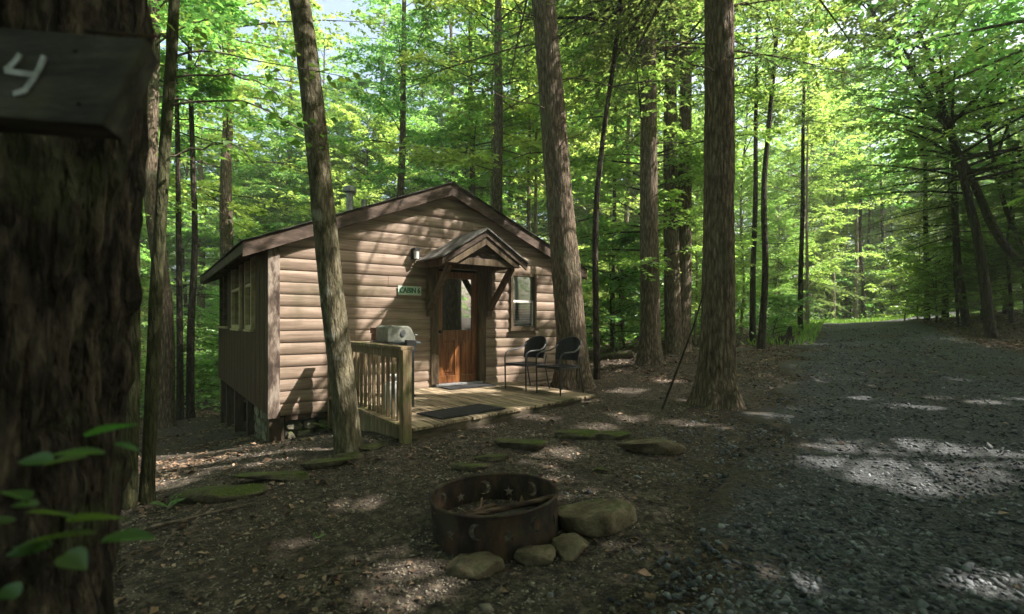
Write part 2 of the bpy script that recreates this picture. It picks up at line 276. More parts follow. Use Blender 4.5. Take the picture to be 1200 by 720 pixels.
def verge(m, col):    # soil worked into the gravel towards the verges
    t = m.node_tree; nd = t.nodes; L = t.links; b = nd['Principled BSDF']; src = b.inputs['Base Color'].links[0].from_socket
    a = nd.new('ShaderNodeAttribute'); a.attribute_name = 'verge'; tc = nd.new('ShaderNodeTexCoord'); n = nd.new('ShaderNodeTexNoise'); n.inputs['Scale'].default_value = 2.6; n.inputs['Detail'].default_value = 8; L.new(tc.outputs['Object'], n.inputs['Vector'])
    ad = nd.new('ShaderNodeMath'); ad.operation = 'ADD'; L.new(a.outputs['Fac'], ad.inputs[0]); L.new(n.outputs[0], ad.inputs[1])
    mr = nd.new('ShaderNodeMapRange'); mr.inputs[1].default_value = 1.15; mr.inputs[2].default_value = 1.55; L.new(ad.outputs[0], mr.inputs[0])
    n2 = nd.new('ShaderNodeTexNoise'); n2.inputs['Scale'].default_value = 14; n2.inputs['Detail'].default_value = 8; L.new(tc.outputs['Object'], n2.inputs['Vector'])
    r = ramp(nd, [(0.35, tuple(x*0.5 for x in col)), (0.65, tuple(x*1.6 for x in col))]); L.new(n2.outputs[0], r.inputs[0])
    mx = nd.new('ShaderNodeMix'); mx.data_type = 'RGBA'; L.new(mr.outputs[0], mx.inputs[0]); L.new(src, mx.inputs[6]); L.new(r.outputs[0], mx.inputs[7]); L.new(mx.outputs[2], b.inputs['Base Color'])
verge(M['roadbed'], (0.055, 0.04, 0.028))

# ------------------------------------------------------------------ terrain: heights relative to the eye, from where things touch the ground
CP = np.array([
 (0,0,-1.50),(-2,1,-1.52),(2,1,-1.46),(0,3.4,-1.40),(-1.5,3.5,-1.42),(2,3.5,-1.38),(4,4,-1.35),(5,1,-1.42),(-2.97,4.05,-1.46),
 (-1.0,5.25,-1.25),(0.5,5.8,-1.21),(1.5,7.3,-1.16),(2.84,7.0,-1.15),(-1.64,5.05,-1.29),(-3.3,7.0,-1.68),(-3.95,5.85,-1.66),(-2.3,6.0,-1.40),(-2,7.6,-1.5),(0,8.6,-1.32),
 (-5.2,9,-2.1),(-6.5,11.5,-2.35),(-9,14,-2.6),(-8,10,-2.4),(-8,6,-2.05),(-6,4,-1.8),(-12,20,-3.3),(-5,16,-2.7),(-14,12,-3.1),(-3,12,-2.0),
 (1.3,9.4,-1.12),(3.23,11.8,-1.0),(1.64,9.7,-1.1),(4.6,14,-0.84),(2,17,-1.15),(0,18,-1.7),(-2,24,-2.6),(4,22,-1.0),(6,30,-1.1),
 (4.05,8,-1.13),(6.6,12,-0.87),(10.5,18,-0.52),(9,8,-1.12),(13,12,-0.82),(14,16,-0.52),(15.7,15.5,-0.62),(18,26,-0.07),(22,27,-0.02),(24,36,0.15),(30,45,0.1),
 (19,16,0.15),(22,22,0.5),(24,16,0.7),(15,8,-0.65),(14,2,-1.0),(10,-3,-1.3),(20,5,-0.1),(0,-6,-1.6),(10,-10,-1.4),(-8,-4,-2.0),(26,30,0.6),
 (10,22,-0.33),(12,30,-0.2),(8,15,-0.72),(-10,34,-3.4),(-22,26,-4.0),(2,42,-1.2),(14,44,0.0)])
def _phi(d2): return np.sqrt(d2 + 1.2)
_A = _phi(((CP[:,None,:2] - CP[None,:,:2])**2).sum(-1)) + np.eye(len(CP)) * -0.02
_n = len(CP); _K = np.zeros((_n+3, _n+3)); _K[:_n,:_n] = _A; _K[:_n,_n] = 1; _K[:_n,_n+1:] = CP[:,:2]; _K[_n,:_n] = 1; _K[_n+1:,:_n] = CP[:,:2].T
_W = np.linalg.solve(_K, np.concatenate([CP[:,2], np.zeros(3)]))
def gz(x, y):
    x = np.asarray(x, float); y = np.asarray(y, float); sh = np.broadcast(x, y).shape
    p = np.stack([np.broadcast_to(x, sh).ravel(), np.broadcast_to(y, sh).ravel()], -1)
    c = np.array([4., 16.]); d = p - c; r = np.linalg.norm(d, axis=1, keepdims=True); q = c + d * np.minimum(1, 30 / np.maximum(r, 1e-6))
    out = np.empty(len(q))
    for k in range(0, len(q), 20000):
        s = q[k:k+20000]; out[k:k+20000] = _phi(((s[:,None,:] - CP[None,:,:2])**2).sum(-1)) @ _W[:_n] + _W[_n] + s @ _W[_n+1:]
    p3 = np.concatenate([p, np.zeros((len(p), 1))], 1)
    out = out + (fbm(p3 * 1.3, 3, 5) - 0.5) * 0.07
    return (out + CAMZ).reshape(sh)
def g1(x, y): return float(gz(np.array([x]), np.array([y]))[0])
def on(px, Y): x = (px - HX) / F * Y; return Vector((x, Y, g1(x, Y)))

RL = np.array([(-14,-9),(-4,-3.4),(0,-0.9),(2.4,0.35),(3.5,1.1),(5,2.2),(8,4.15),(12,6.7),(18,10.6),(27,16.4),(29,19),(30.5,27),(31.5,40),(60,60)])
RR = np.array([(-14,2),(-4,7),(0,8.6),(5,10.2),(10,12.2),(15.5,14.3),(20,16.8),(24,19.2),(27,21.2),(28.5,28),(29.5,41),(60,61)])
def road_l(y): return np.interp(y, RL[:,0], RL[:,1])
def road_r(y): return np.interp(y, RR[:,0], RR[:,1])
def road_in(x, y):   # metres inside the gravel, negative outside
    return np.minimum(x - road_l(y), road_r(y) - x)

def sgrid(n, a, k): t = np.linspace(-1, 1, n); return a * np.sinh(k * t) / math.sinh(k)
gx = 3 + sgrid(300, 150, 4.6); gy = 8 + sgrid(300, 150, 4.6)
GX, GY = np.meshgrid(gx, gy); GZ = gz(GX, GY)
idx = np.arange(300*300).reshape(300, 300)
faces = np.stack([idx[:-1,:-1], idx[:-1,1:], idx[1:,1:], idx[1:,:-1]], -1).reshape(-1, 4)
ground = struct(link('ground', mesh_np('ground', np.stack([GX, GY, GZ], -1).reshape(-1, 3), faces, True), M['soil']))

# gravel drive: a sheet that follows the ground, ragged at both edges
ys = np.concatenate([np.arange(-12, 12, 0.16), np.arange(12, 31, 0.3)]); us = np.linspace(0, 1, 60)
YY, UU = np.meshgrid(ys, us, indexing='ij')
nl = (vnoise(np.stack([ys * 1.1, ys * 0, ys * 0], -1), 3) - 0.5) * 0.9; nr = (vnoise(np.stack([ys * 1.1, ys * 0 + 9, ys * 0], -1), 4) - 0.5) * 0.9
XX = (road_l(ys) + nl)[:,None] * (1 - UU) + (road_r(ys) + nr)[:,None] * UU
rut = -0.045*np.exp(-((UU-0.30)/0.07)**2) - 0.045*np.exp(-((UU-0.62)/0.07)**2)
ZZ = gz(XX, YY) + 0.035 + rut*0.25 - 0.06 * (np.abs(UU * 2 - 1) > 0.985)
idx = np.arange(XX.size).reshape(XX.shape); faces = np.stack([idx[:-1,:-1], idx[:-1,1:], idx[1:,1:], idx[1:,:-1]], -1).reshape(-1, 4)
road = struct(link('gravel_road', mesh_np('gravel_road', np.stack([XX, YY, ZZ], -1).reshape(-1, 3), faces, True), M['roadbed']))
at_ = road.data.attributes.new('verge', 'FLOAT', 'POINT')
at_.data.foreach_set('value', np.clip(1 - np.minimum(UU, 1-UU) * (road_r(YY) - road_l(YY)) / 1.7, 0, 1).astype(np.float32).ravel())

# ------------------------------------------------------------------ the cabin frame: local x along the front, y into the building, z above the floor
TH = math.radians(35.8); FLOOR = CAMZ - 1.09
U = Vector((math.cos(TH), math.sin(TH), 0)); N = Vector((math.sin(TH), -math.cos(TH), 0))
C0 = Vector((-3.423, 7.136, FLOOR))
def cab(x, y, z): return C0 + U * x - N * y + Vector((0, 0, z))
def face(px, py, off=0.0):     # where the ray of a pixel meets the front wall (or a plane off metres before it) -> local x, z
    d = Vector(((px - HX) / F, 1, (HY - py) / F)); o = Vector((0, 0, CAMZ)); p0 = C0 + N * off
    t = (p0 - o).dot(N) / d.dot(N); q = o + d * t - C0
    return q.dot(U), q.z
def side(px, py):
    d = Vector(((px - HX) / F, 1, (HY - py) / F)); o = Vector((0, 0, CAMZ))
    t = (C0 - o).dot(U) / d.dot(U); q = o + d * t - C0
    return -q.dot(N), q.z
W_, RX, ZR, SL, LB = 5.7, 2.85, 3.48, 0.41, 6.4
BOT = -0.25
cabin = empty('cabin', C0, TH)
tag(cabin, 'small brown log-sided cabin with gabled roof and a canopy over the door', 'cabin')

DX0, DX1, DZ1 = 2.60, 3.50, 2.03                  # door opening
wx0, wz1 = face(597, 320); wx1, wz0 = face(627, 386)
def xl(z, side_): # roof-cut limit
    lim = min((ZR - 0.11 - z) / SL, RX)
    return RX + side_ * max(lim, 0.02)
fw = MB()     # core behind the siding, with the openings left free
def core(x0, x1, z0, z1): fw.box(x0, x1, 0.02, 0.12, z0, z1)
core(0.0, DX0, BOT, 2.1); core(DX1, wx0+0.03, BOT, 2.1); core(wx1-0.03, W_, BOT, 2.1); core(wx0+0.03, wx1-0.03, BOT, wz0+0.03); core(wx0+0.03, wx1-0.03, wz1-0.03, 2.1); core(DX0, DX1, DZ1, 2.1); core(DX0, DX1, BOT, -0.02)
fw.prism([(0, 2.1), (W_, 2.1), (W_, ZR-0.13-SL*RX), (RX, ZR-0.13), (0, ZR-0.13-SL*RX)], lambda p, y: (p[0], y, p[1]), 0.02, 0.12)
fwall = fw.build('front_wall', M['siding'], cabin)
PROF = [(0.01,0.0),(-0.010,0.001),(-0.018,0.016),(-0.0225,0.05),(-0.0225,0.10),(-0.016,0.145),(-0.004,0.1725),(0.01,0.174)]
z = BOT; CH = 0.1745
while z < ZR - 0.2:
    segs = [(-9, 9)]
    for ox0, ox1, oz0, oz1 in ((DX0-0.09, DX1+0.09, -0.1, DZ1+0.02), (wx0+0.0, wx1-0.0, wz0, wz1)):
        if z + CH * 0.6 > oz0 and z + CH * 0.4 < oz1:
            ns = []
            for a, b in segs: ns += [(a, min(b, ox0)), (max(a, ox1), b)]
            segs = [q for q in ns if q[1] - q[0] > 0.05]
    ns = []
    for a, b in segs:      # some courses are made of two lengths
        a2, b2 = max(a, xl(z + 0.1, -1)), min(b, xl(z + 0.1, 1)); j = random.uniform(a2 + 0.7, b2 - 0.7) if b2 - a2 > 1.9 else None
        ns += [(a, j - 0.002), (j + 0.002, b)] if j is not None and random.random() < 0.55 else [(a, b)]
    segs = ns
    for a, b in segs:
        vs = []; top = min(CH, max(0.03, ZR - 0.115 - z)); jit = random.uniform(-0.002, 0.002)
        for s_, lim in ((-1, a), (1, b)):
            for py_, pz in PROF:
                zz = z + min(pz, top); xx = xl(zz, s_)
                xx = max(xx, lim, 0.10) if s_ < 0 else min(xx, lim, W_ - 0.10)
                vs.append((xx, py_ + jit, zz))
        n = len(PROF)
        if vs[n][0] - vs[0][0] < 0.05: continue
        MB().add(vs, [tuple(range(n)), tuple(range(2*n-1, n-1, -1))] + [(i, i+n, (i+1) % n + n, (i+1) % n) for i in range(n)]).build('siding_board', M['siding'], fwall, True)
    z += CH
# corner boards
for x0, x1 in ((-0.03, 0.125), (W_-0.125, W_+0.03)):
    MB().box(x0, x1, -0.05, 0.01, BOT-0.02, ZR-0.13-SL*RX+0.02).build('corner_board', M['corner'], cabin, bevel=0.004)
# side, rear walls
PB = 4.75      # the rear of the cabin is an open porch behind a half wall
s0a, zt0 = side(297, 300); s0b, zb0 = side(289, 387); s1a, _ = side(283, 310); s1b, _ = side(273, 387)
SW = [(s0a, s0b), (s1a, s1b)]; swz0, swz1 = side(293, 386)[1], side(293, 280)[1] - 0.05
sw = MB(); y = 0.0; k = 0
while y < LB:
    y2 = min(y + 0.2, LB); top = 2.2 if y2 <= PB + 0.01 else 0.95
    x0 = 0.0 + (0.003 if k % 2 else 0)
    inw = [s for s in SW if y2 > s[0] + 0.03 and y < s[1] - 0.03]
    if inw: sw.box(x0, 0.12, y+0.0015, y2-0.0015, BOT, swz0); sw.box(x0, 0.12, y+0.0015, y2-0.0015, swz1, top)
    else: sw.box(x0, 0.12, y+0.0015, y2-0.0015, BOT, top)
    y = y2; k += 1
sw.box(0.02, 0.10, 0.13, PB, BOT+0.01, swz0-0.01)
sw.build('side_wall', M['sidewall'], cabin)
MB().box(-0.04, 0.15, PB-0.02, LB+0.05, 0.955, 1.0).build('porch_cap', M['cream'], cabin)
for y in (PB+0.06, PB+0.85, LB-0.06): MB().box(0.02, 0.11, y-0.045, y+0.045, 1.002, 2.2).build('porch_post', M['trim'], cabin)
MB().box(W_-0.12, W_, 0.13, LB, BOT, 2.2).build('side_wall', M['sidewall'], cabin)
MB().box(0.12, W_-0.12, PB-0.1, PB, BOT, 2.3).build('inner_wall', M['trim'], cabin)
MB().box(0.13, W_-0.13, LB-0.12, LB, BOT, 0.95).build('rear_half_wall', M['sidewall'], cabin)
MB().prism([(0.13, 2.1), (W_-0.13, 2.1), (W_-0.13, ZR-0.14-SL*(RX-0.13)), (RX, ZR-0.14), (0.13, ZR-0.14-SL*(RX-0.13))], lambda p, y: (p[0], y, p[1]), LB-0.12, LB).build('rear_gable', M['sidewall'], cabin)
MB().box(0.13, W_-0.13, 0.13, LB-0.13, -0.14, -0.02).build('floor', M['skirt'], cabin)
MB().box(0.13, W_-0.13, 1.2, 1.25, 0.0, 2.3).build('dark_partition', M['dark'], cabin)
for a, b in SW:
    wn = MB()
    for q in ((a, a+0.07), (b-0.07, b)): wn.box(-0.035, 0.10, q[0], q[1], swz0, swz1)
    for q in ((swz0, swz0+0.07), (swz1-0.07, swz1), ((swz0+swz1)/2-0.025, (swz0+swz1)/2+0.025)): wn.box(-0.032, 0.098, a+0.072, b-0.072, q[0], q[1])
    wo_ = wn.build('window', M['cream'], cabin)
    MB().box(0.03, 0.036, a+0.07, b-0.07, swz0+0.07, swz1-0.07).build('pane', M['sideglass'], wo_)
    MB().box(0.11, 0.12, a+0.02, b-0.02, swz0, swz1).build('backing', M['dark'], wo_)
    MB().box(-0.055, 0.0, a-0.03, b+0.03, swz0-0.04, swz0-0.003).build('sill', M['cream'], wo_)
# roof
OV, FO, RO = 0.35, 0.14, 0.35
rf = MB()
for s_ in (-1, 1):
    xe = RX + s_ * (RX + OV); ze = ZR - SL * (RX + OV)
    rf.prism([(RX, ZR), (xe, ze), (xe, ze-0.07), (RX, ZR-0.07)], lambda p, y: (p[0], y, p[1]), -FO+0.035, LB+RO)
roof = rf.build('roof', M['roof'], cabin)
for s_ in (-1, 1):
    xe = RX + s_ * (RX + OV + 0.01); ze = ZR - SL * (RX + OV + 0.01); x0 = RX + s_ * 0.001
    MB().prism([(x0, ZR+0.012), (xe, ze+0.012), (xe, ze-0.19), (x0, ZR-0.205)], lambda p, y: (p[0], y, p[1]), -FO-0.0, -FO+0.033).build('rake_board', M['rake'], roof, bevel=0.004)
    MB().prism([(x0, ZR+0.03), (xe+s_*0.03, ze+0.018), (xe+s_*0.03, ze+0.014), (x0, ZR+0.014)], lambda p, y: (p[0], y, p[1]), -FO-0.03, LB+RO+0.02).build('roof_edge', M['roof'], roof)
    xf = RX + s_ * (RX + OV - 0.02)
    MB().box(min(xf, xf+s_*0.03), max(xf, xf+s_*0.03), -FO+0.04, LB+RO, ze-0.13, ze+0.0).build('fascia', M['rake'], roof)
    y = -0.1
    while y < LB + 0.2:
        xi = RX + s_ * (RX - 0.05); zi = ZR - SL * (RX - 0.05) - 0.072
        MB().bar((xi, y, zi-0.05), (xf, y, ZR - SL*(RX+OV-0.02) - 0.072 - 0.05), 0.045, 0.095).build('rafter_tail', M['trim'], roof); y += 0.6
# stove vent on the far slope
vp = cab(0, 0, 0); vx, vy = 1.75, 1.9; vz = ZR - SL * (RX - vx)
MB().tube([(vx, vy, vz-0.05), (vx, vy, vz+0.55)], 0.065, 14).build('vent_pipe', M['vent'], roof, True)
MB().tube([(vx, vy, vz+0.54), (vx, vy, vz+0.56), (vx, vy, vz+0.65), (vx, vy, vz+0.67)], [0.08, 0.125, 0.125, 0.08], 18).build('vent_cap', M['vent'], roof, True)
MB().tube([(vx+0.30, vy+0.05, vz+0.05), (vx+0.30, vy+0.05, vz+0.47)], 0.055, 12).build('vent_pipe', M['vent'], roof, True)
# door
DCX = (DX0 + DX1) / 2
door = MB().box(DX0+0.045, DX1-0.045, 0.035, 0.075, 0.03, 0.16)                                   # bottom rail
door.box(DX0+0.045, DX0+0.155, 0.035, 0.075, 0.162, DZ1-0.05); door.box(DX1-0.155, DX1-0.045, 0.035, 0.075, 0.162, DZ1-0.05)
door.box(DX0+0.157, DX1-0.157, 0.036, 0.074, 0.78, 0.95); door.box(DX0+0.157, DX1-0.157, 0.036, 0.074, DZ1-0.17, DZ1-0.052); door.box(DCX-0.05, DCX+0.05, 0.036, 0.074, 0.162, 0.778)
dr = door.build('door', M['door'], cabin, bevel=0.006)
for a, b in ((DX0+0.157, DCX-0.052), (DCX+0.052, DX1-0.157)):
    MB().box(a, b, 0.052, 0.066, 0.163, 0.777).box(a+0.05, b-0.05, 0.042, 0.053, 0.215, 0.725).build('panel', M['door'], dr, bevel=0.005)
MB().box(DX0+0.157, DX1-0.157, 0.05, 0.056, 0.951, DZ1-0.171).build('glass_pane', M['glass'], dr)
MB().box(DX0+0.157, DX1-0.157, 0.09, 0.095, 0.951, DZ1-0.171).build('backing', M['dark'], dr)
MB().tube([(DX0+0.10, 0.036, 0.93), (DX0+0.10, -0.005, 0.93), (DX0+0.10, -0.01, 0.93), (DX0+0.10, -0.045, 0.93)], [0.028, 0.02, 0.032, 0.026], 14).build('handle', M['black'], dr, True)
MB().box(DX0-0.02, DX1+0.02, -0.075, 0.10, -0.012, 0.028).build('threshold', M['threshold'], dr, bevel=0.004)
for a, b in ((DX0-0.10, DX0+0.042), (DX1-0.042, DX1+0.10)): MB().box(a, b, -0.055, 0.08, 0.03, DZ1).build('door_jamb', M['doorframe'], dr, bevel=0.005)
MB().box(DX0-0.10, DX1+0.10, -0.053, 0.082, DZ1+0.002, DZ1+0.10).build('door_head', M['doorframe'], dr, bevel=0.005)
# front window
wm = MB(); tw = 0.055
for a, b in ((wx0, wx0+tw), (wx1-tw, wx1)): wm.box(a, b, -0.055, 0.10, wz0, wz1)
wm.box(wx0+tw+0.001, wx1-tw-0.001, -0.05, 0.098, wz1-tw, wz1); wm.box(wx0+tw+0.001, wx1-tw-0.001, -0.05, 0.098, wz0, wz0+tw)
win = wm.build('window', M['doorframe'], cabin, bevel=0.004)
zm = (wz0 + wz1) / 2
MB().box(wx0+tw, wx1-tw, -0.01, 0.03, zm-0.02, zm+0.02).box(wx0+tw, wx0+tw+0.025, -0.01, 0.03, wz0+tw, zm-0.021).box(wx1-tw-0.025, wx1-tw, -0.01, 0.03, wz0+tw, zm-0.021).build('sash', M['white'], win)
MB().box(wx0+tw, wx1-tw, 0.012, 0.016, wz0+tw, zm-0.021).box(wx0+tw, wx1-tw, 0.012, 0.016, zm+0.021, wz1-tw).build('pane', M['winglass'], win)
MB().box(wx0+tw-0.01, wx1-tw+0.01, 0.024, 0.028, zm-0.02, wz1-tw+0.01).build('curtain', M['curtain'], win)
for k in range(14):
    zz = wz0 + tw + 0.012 + k * (zm - wz0 - tw - 0.03) / 14
    MB().box(wx0+tw+0.03, wx1-tw-0.03, 0.022, 0.027, zz, zz+0.024).build('blind_slat', M['blind'], win)
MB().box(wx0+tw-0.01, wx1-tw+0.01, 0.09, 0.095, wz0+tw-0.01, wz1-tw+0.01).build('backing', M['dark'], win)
MB().box(wx0-0.03, wx1+0.03, -0.085, -0.056, wz0-0.03, wz0+0.02).build('sill', M['doorframe'], win, bevel=0.004)
# canopy over the door
PJ, HW, CZ, EZ = 0.92, 0.78, 2.62, 2.14
can = MB()
for s_ in (-1, 1): can.prism([(DCX, CZ), (DCX+s_*(HW+0.05), EZ-0.03), (DCX+s_*(HW+0.05), EZ-0.055), (DCX, CZ-0.03)], lambda p, y: (p[0], y, p[1]), -PJ-0.05, -0.045)
canopy = can.build('door_canopy', M['tin'], cabin)
for s_ in (-1, 1):
    x1 = DCX + s_ * (HW + 0.03)
    MB().prism([(DCX+s_*0.001, CZ-0.032), (x1, EZ-0.058), (x1, EZ-0.16), (DCX+s_*0.001, CZ-0.14)], lambda p, y: (p[0], y, p[1]), -PJ-0.02, -PJ+0.015).build('rake_board', M['trim'], canopy)
    MB().prism([(DCX+s_*0.002, CZ-0.142), (DCX+s_*0.70, EZ-0.12), (DCX+s_*0.55, EZ-0.12), (DCX+s_*0.002, CZ-0.27)], lambda p, y: (p[0], y, p[1]), -PJ+0.0, -PJ+0.035).build('rafter', M['doorframe'], canopy)
    MB().box(DCX+s_*0.60-0.045, DCX+s_*0.60+0.045, -PJ+0.06, -0.045, EZ-0.13, EZ-0.03).build('side_beam', M['doorframe'], canopy, bevel=0.004)
    MB().bar((DCX+s_*0.60, -PJ+0.13, EZ-0.12), (DCX+s_*0.60, -0.09, EZ-0.82), 0.085, 0.085, (1,0,0)).build('brace', M['doorframe'], canopy, bevel=0.004)
    MB().box(DCX+s_*0.60-0.05, DCX+s_*0.60+0.05, -0.095, -0.056, EZ-0.95, EZ-0.132).build('brace_post', M['doorframe'], canopy, bevel=0.004)
MB().box(DCX-0.69, DCX+0.69, -PJ+0.04, -PJ+0.075, EZ-0.13, EZ-0.02).build('tie_beam', M['doorframe'], canopy, bevel=0.004)
MB().prism([(DCX-0.68, EZ-0.12), (DCX+0.68, EZ-0.12), (DCX, CZ-0.15)], lambda p, y: (p[0], y, p[1]), -PJ+0.10, -PJ+0.12).build('gable_infill', M['trim'], canopy)
MB().box(DCX-0.70, DCX+0.70, -PJ+0.125, -0.05, EZ-0.03, EZ-0.015).build('soffit', M['trim'], canopy)
# wall lamp
lx, lz = face(484, 297); MB().box(lx-0.05, lx+0.05, -0.06, -0.03, lz-0.11, lz+0.07).box(lx-0.04, lx+0.05, -0.16, -0.061, lz+0.03, lz+0.075).build('wall_lamp', M['black'], cabin)
lamp = [o for o in cabin.children if o.name.startswith('wall_lamp')][0]
MB().tube([(lx+0.01, -0.11, lz-0.10), (lx+0.01, -0.11, lz+0.028)], [0.04, 0.045], 12).build('lamp_glass', M['white'], lamp, True)
# foundation: stone infill at the corner, timber posts elsewhere
def stones(name, x0, x1, y0, y1, axis, zlo, zhi):
    base = MB().box(x0, x1, y0, y1, zlo, zhi).build(name, M['mortar'], cabin)
    L0, L1 = (x0, x1) if axis == 0 else (y0, y1); zz = zlo
    while zz < zhi - 0.05:
        hgt = min(random.uniform(0.13, 0.2), zhi - zz); p = L0 + random.uniform(-0.1, 0)
        while p < L1:
            wd = random.uniform(0.18, 0.34); a, b = max(p, L0)+0.01, min(p + wd, L1)-0.01; p += wd
            if b - a < 0.05: continue
            c = [(a+random.uniform(0,.04), zz+0.01+random.uniform(0,.02)), ((a+b)/2, zz+random.uniform(0,.02)), (b-random.uniform(0,.04), zz+0.012), (b, zz+hgt*.5), (b-random.uniform(0.01,.05), zz+hgt-.012), ((a+b)/2, zz+hgt-.005), (a+random.uniform(0.01,.05), zz+hgt-.012), (a, zz+hgt*.5)]
            pr = random.uniform(0.015, 0.035)
            fn = (lambda q, d: (q[0], y0 - d, q[1])) if axis == 0 else (lambda q, d: (x0 - d, q[0], q[1]))
            MB().prism(c, fn, -0.01, pr).build('stone', M['stone'], base, bevel=0.012)
        zz += hgt
stones('foundation_wall', 0.22, 2.2, 0.06, 0.2, 0, -0.95, BOT-0.005)
stones('foundation_wall', 0.05, 0.19, 0.2, 1.5, 1, -1.15, BOT-0.005)
MB().box(-0.01, 0.19, -0.02, 0.17, -0.9, BOT-0.022).build('corner_post', M['post'], cabin, bevel=0.008)
MB().box(0.2, W_, -0.005, 0.05, BOT-0.07, BOT-0.003).build('sill_beam', M['trim'], cabin)
for y in (2.3, 3.9, 5.2, 6.25):
    for x in (0.12, 1.6, 3.4):
        zb = g1(*cab(x, y, 0).xy) - FLOOR - 0.1
        MB().box(x-0.08, x+0.08, y-0.08, y+0.08, zb, BOT-0.003).build('foundation_post', M['post'], cabin)
MB().tube([(0.25, 4.6, BOT-0.3), (0.25, 4.6, -1.3)], 0.03, 8).tube([(0.25, 3.0, BOT-0.2), (0.25, 4.6, BOT-0.35)], 0.03, 8).build('drain_pipe', M['black'], cabin, True)
MB().box(0.3, W_-0.3, LB-0.9, LB-0.85, -1.9, BOT-0.05).build('rear_skirt', M['dark'], cabin)

# ------------------------------------------------------------------ the deck
deck = empty('porch_deck', cab(0, 0, 0), TH)
tag(deck, 'weathered timber porch deck with side railing at the cabin door', 'deck')
dxl, dxr = 0.84, 4.16
def dfront(x): return -2.92 + (x - 0.81) / (4.13 - 0.81) * 0.64
nb = 24; bw = (dxr - dxl) / nb
for k in range(nb):
    a = dxl + k * bw + 0.004; b = dxl + (k+1) * bw - 0.004; e = random.uniform(-0.02, 0.02); dz = random.uniform(-0.003, 0.003)
    vs = [(a, dfront(a)+e, -0.045), (b, dfront(b)+e, -0.045), (b, -0.05, -0.045), (a, -0.05, -0.045)]
    vs += [(p[0], p[1], -0.014 + dz) for p in vs]
    MB().add(vs, [(3,2,1,0),(4,5,6,7),(0,1,5,4),(1,2,6,5),(2,3,7,6),(3,0,4,7)]).build('deck_board', M['deck'], deck, bevel=0.004)
p0, p1 = Vector((dxl-0.02, dfront(dxl)+0.03, -0.15)), Vector((dxr, dfront(dxr)+0.03, -0.15))
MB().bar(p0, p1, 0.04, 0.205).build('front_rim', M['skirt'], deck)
MB().box(dxl-0.04, dxl, dfront(dxl)+0.06, -0.06, -0.28, -0.048).build('side_rim', M['rail'], deck, bevel=0.004)
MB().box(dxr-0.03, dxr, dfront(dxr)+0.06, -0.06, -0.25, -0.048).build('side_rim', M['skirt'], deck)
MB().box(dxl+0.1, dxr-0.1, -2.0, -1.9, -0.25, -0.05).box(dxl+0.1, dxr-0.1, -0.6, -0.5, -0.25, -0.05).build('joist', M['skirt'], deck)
yp = dfront(dxl) + 0.0
MB().box(dxl-0.115, dxl-0.02+0.005, yp-0.02, yp+0.075, -0.42, 0.80).build('newel_post', M['rail'], deck, bevel=0.006)
MB().box(dxl-0.115, dxl-0.02, -0.34, -0.25, -0.5, 0.80).build('newel_post', M['rail'], deck, bevel=0.006)
MB().box(dxl-0.13, dxl+0.02, yp+0.0, -0.25, 0.803, 0.84).build('top_rail', M['rail'], deck, bevel=0.005)
MB().box(dxl-0.085, dxl-0.045, yp+0.078, -0.342, 0.71, 0.80).build('upper_rail', M['rail'], deck, bevel=0.004)
MB().box(dxl-0.12, dxl+0.02, yp+0.078, -0.342, -0.012, 0.02).build('bottom_rail', M['rail'], deck, bevel=0.004)
nbal = 17
for k in range(nbal):
    yy = yp + 0.16 + k * (-0.36 - yp - 0.2) / (nbal - 1)
    MB().box(dxl-0.04, dxl-0.008, yy-0.016, yy+0.016, 0.022, 0.795).build('baluster', M['rail'], deck)

# ------------------------------------------------------------------ things on and by the deck
def local_thing(name, x, y, z=0, rz=0): return empty(name, cab(x, y, z), TH + rz)
def mat_thing(label, x, y, sx, sy, rz=0):
    o = MB().box(-sx/2, sx/2, -sy/2, sy/2, 0, 0.014).build('doormat', M['mat'], None, bevel=0.005)
    o.location = cab(x, y, -0.009); o.rotation_euler = (0, 0, TH + rz); tag(o, label, 'doormat')
    for sgn in (-1, 1):
        MB().box(-sx/2+0.03, sx/2-0.03, sgn*(sy/2-0.045)-0.015, sgn*(sy/2-0.045)+0.015, 0.0142, 0.019).build('raised_rib', M['mat'], o)
mat_thing('black rubber doormat at the outer edge of the deck', 1.75, -2.38, 1.0, 0.5, math.radians(9))
mat_thing('black doormat lying right under the door threshold', 3.05, -0.33, 0.9, 0.42)

# sign CABIN 6
sx, sz = face(479, 341)
sg = MB().box(-0.205, 0.205, -0.012, 0, -0.075, 0.075).build('cabin_sign', M['signboard'], None, bevel=0.003)
sg.location = cab(sx, -0.034, sz); sg.rotation_euler = (0, 0, TH)
tag(sg, 'small pale sign with green lettering CABIN 6 on the log siding', 'sign')
cu = bpy.data.curves.new('txt', 'FONT'); cu.body = 'CABIN 6'; cu.size = 0.125; cu.align_x = 'CENTER'; cu.align_y = 'CENTER'; cu.offset = 0.0015; cu.extrude = 0.002
to = bpy.data.objects.new('txt', cu); COL.objects.link(to)
me = bpy.data.meshes.new_from_object(to.evaluated_get(bpy.context.evaluated_depsgraph_get())); bpy.data.objects.remove(to)
V = np.array([v.co[:] for v in me.vertices]); s = 0.365 / (V[:,0].max() - V[:,0].min())
for v in me.vertices: v.co = (v.co.x * s, -0.0125 - v.co.z - 0.001, v.co.y)
me.materials.clear()
bm = bmesh.new()
for k, dx in enumerate((-0.003, 0.0, 0.003)):
    m2 = me.copy(); m2.transform(Matrix.Translation((dx, -0.0004*k, 0))); bm.from_mesh(m2)
bm.to_mesh(me); bm.free(); link('lettering', me, M['signgreen'], sg)

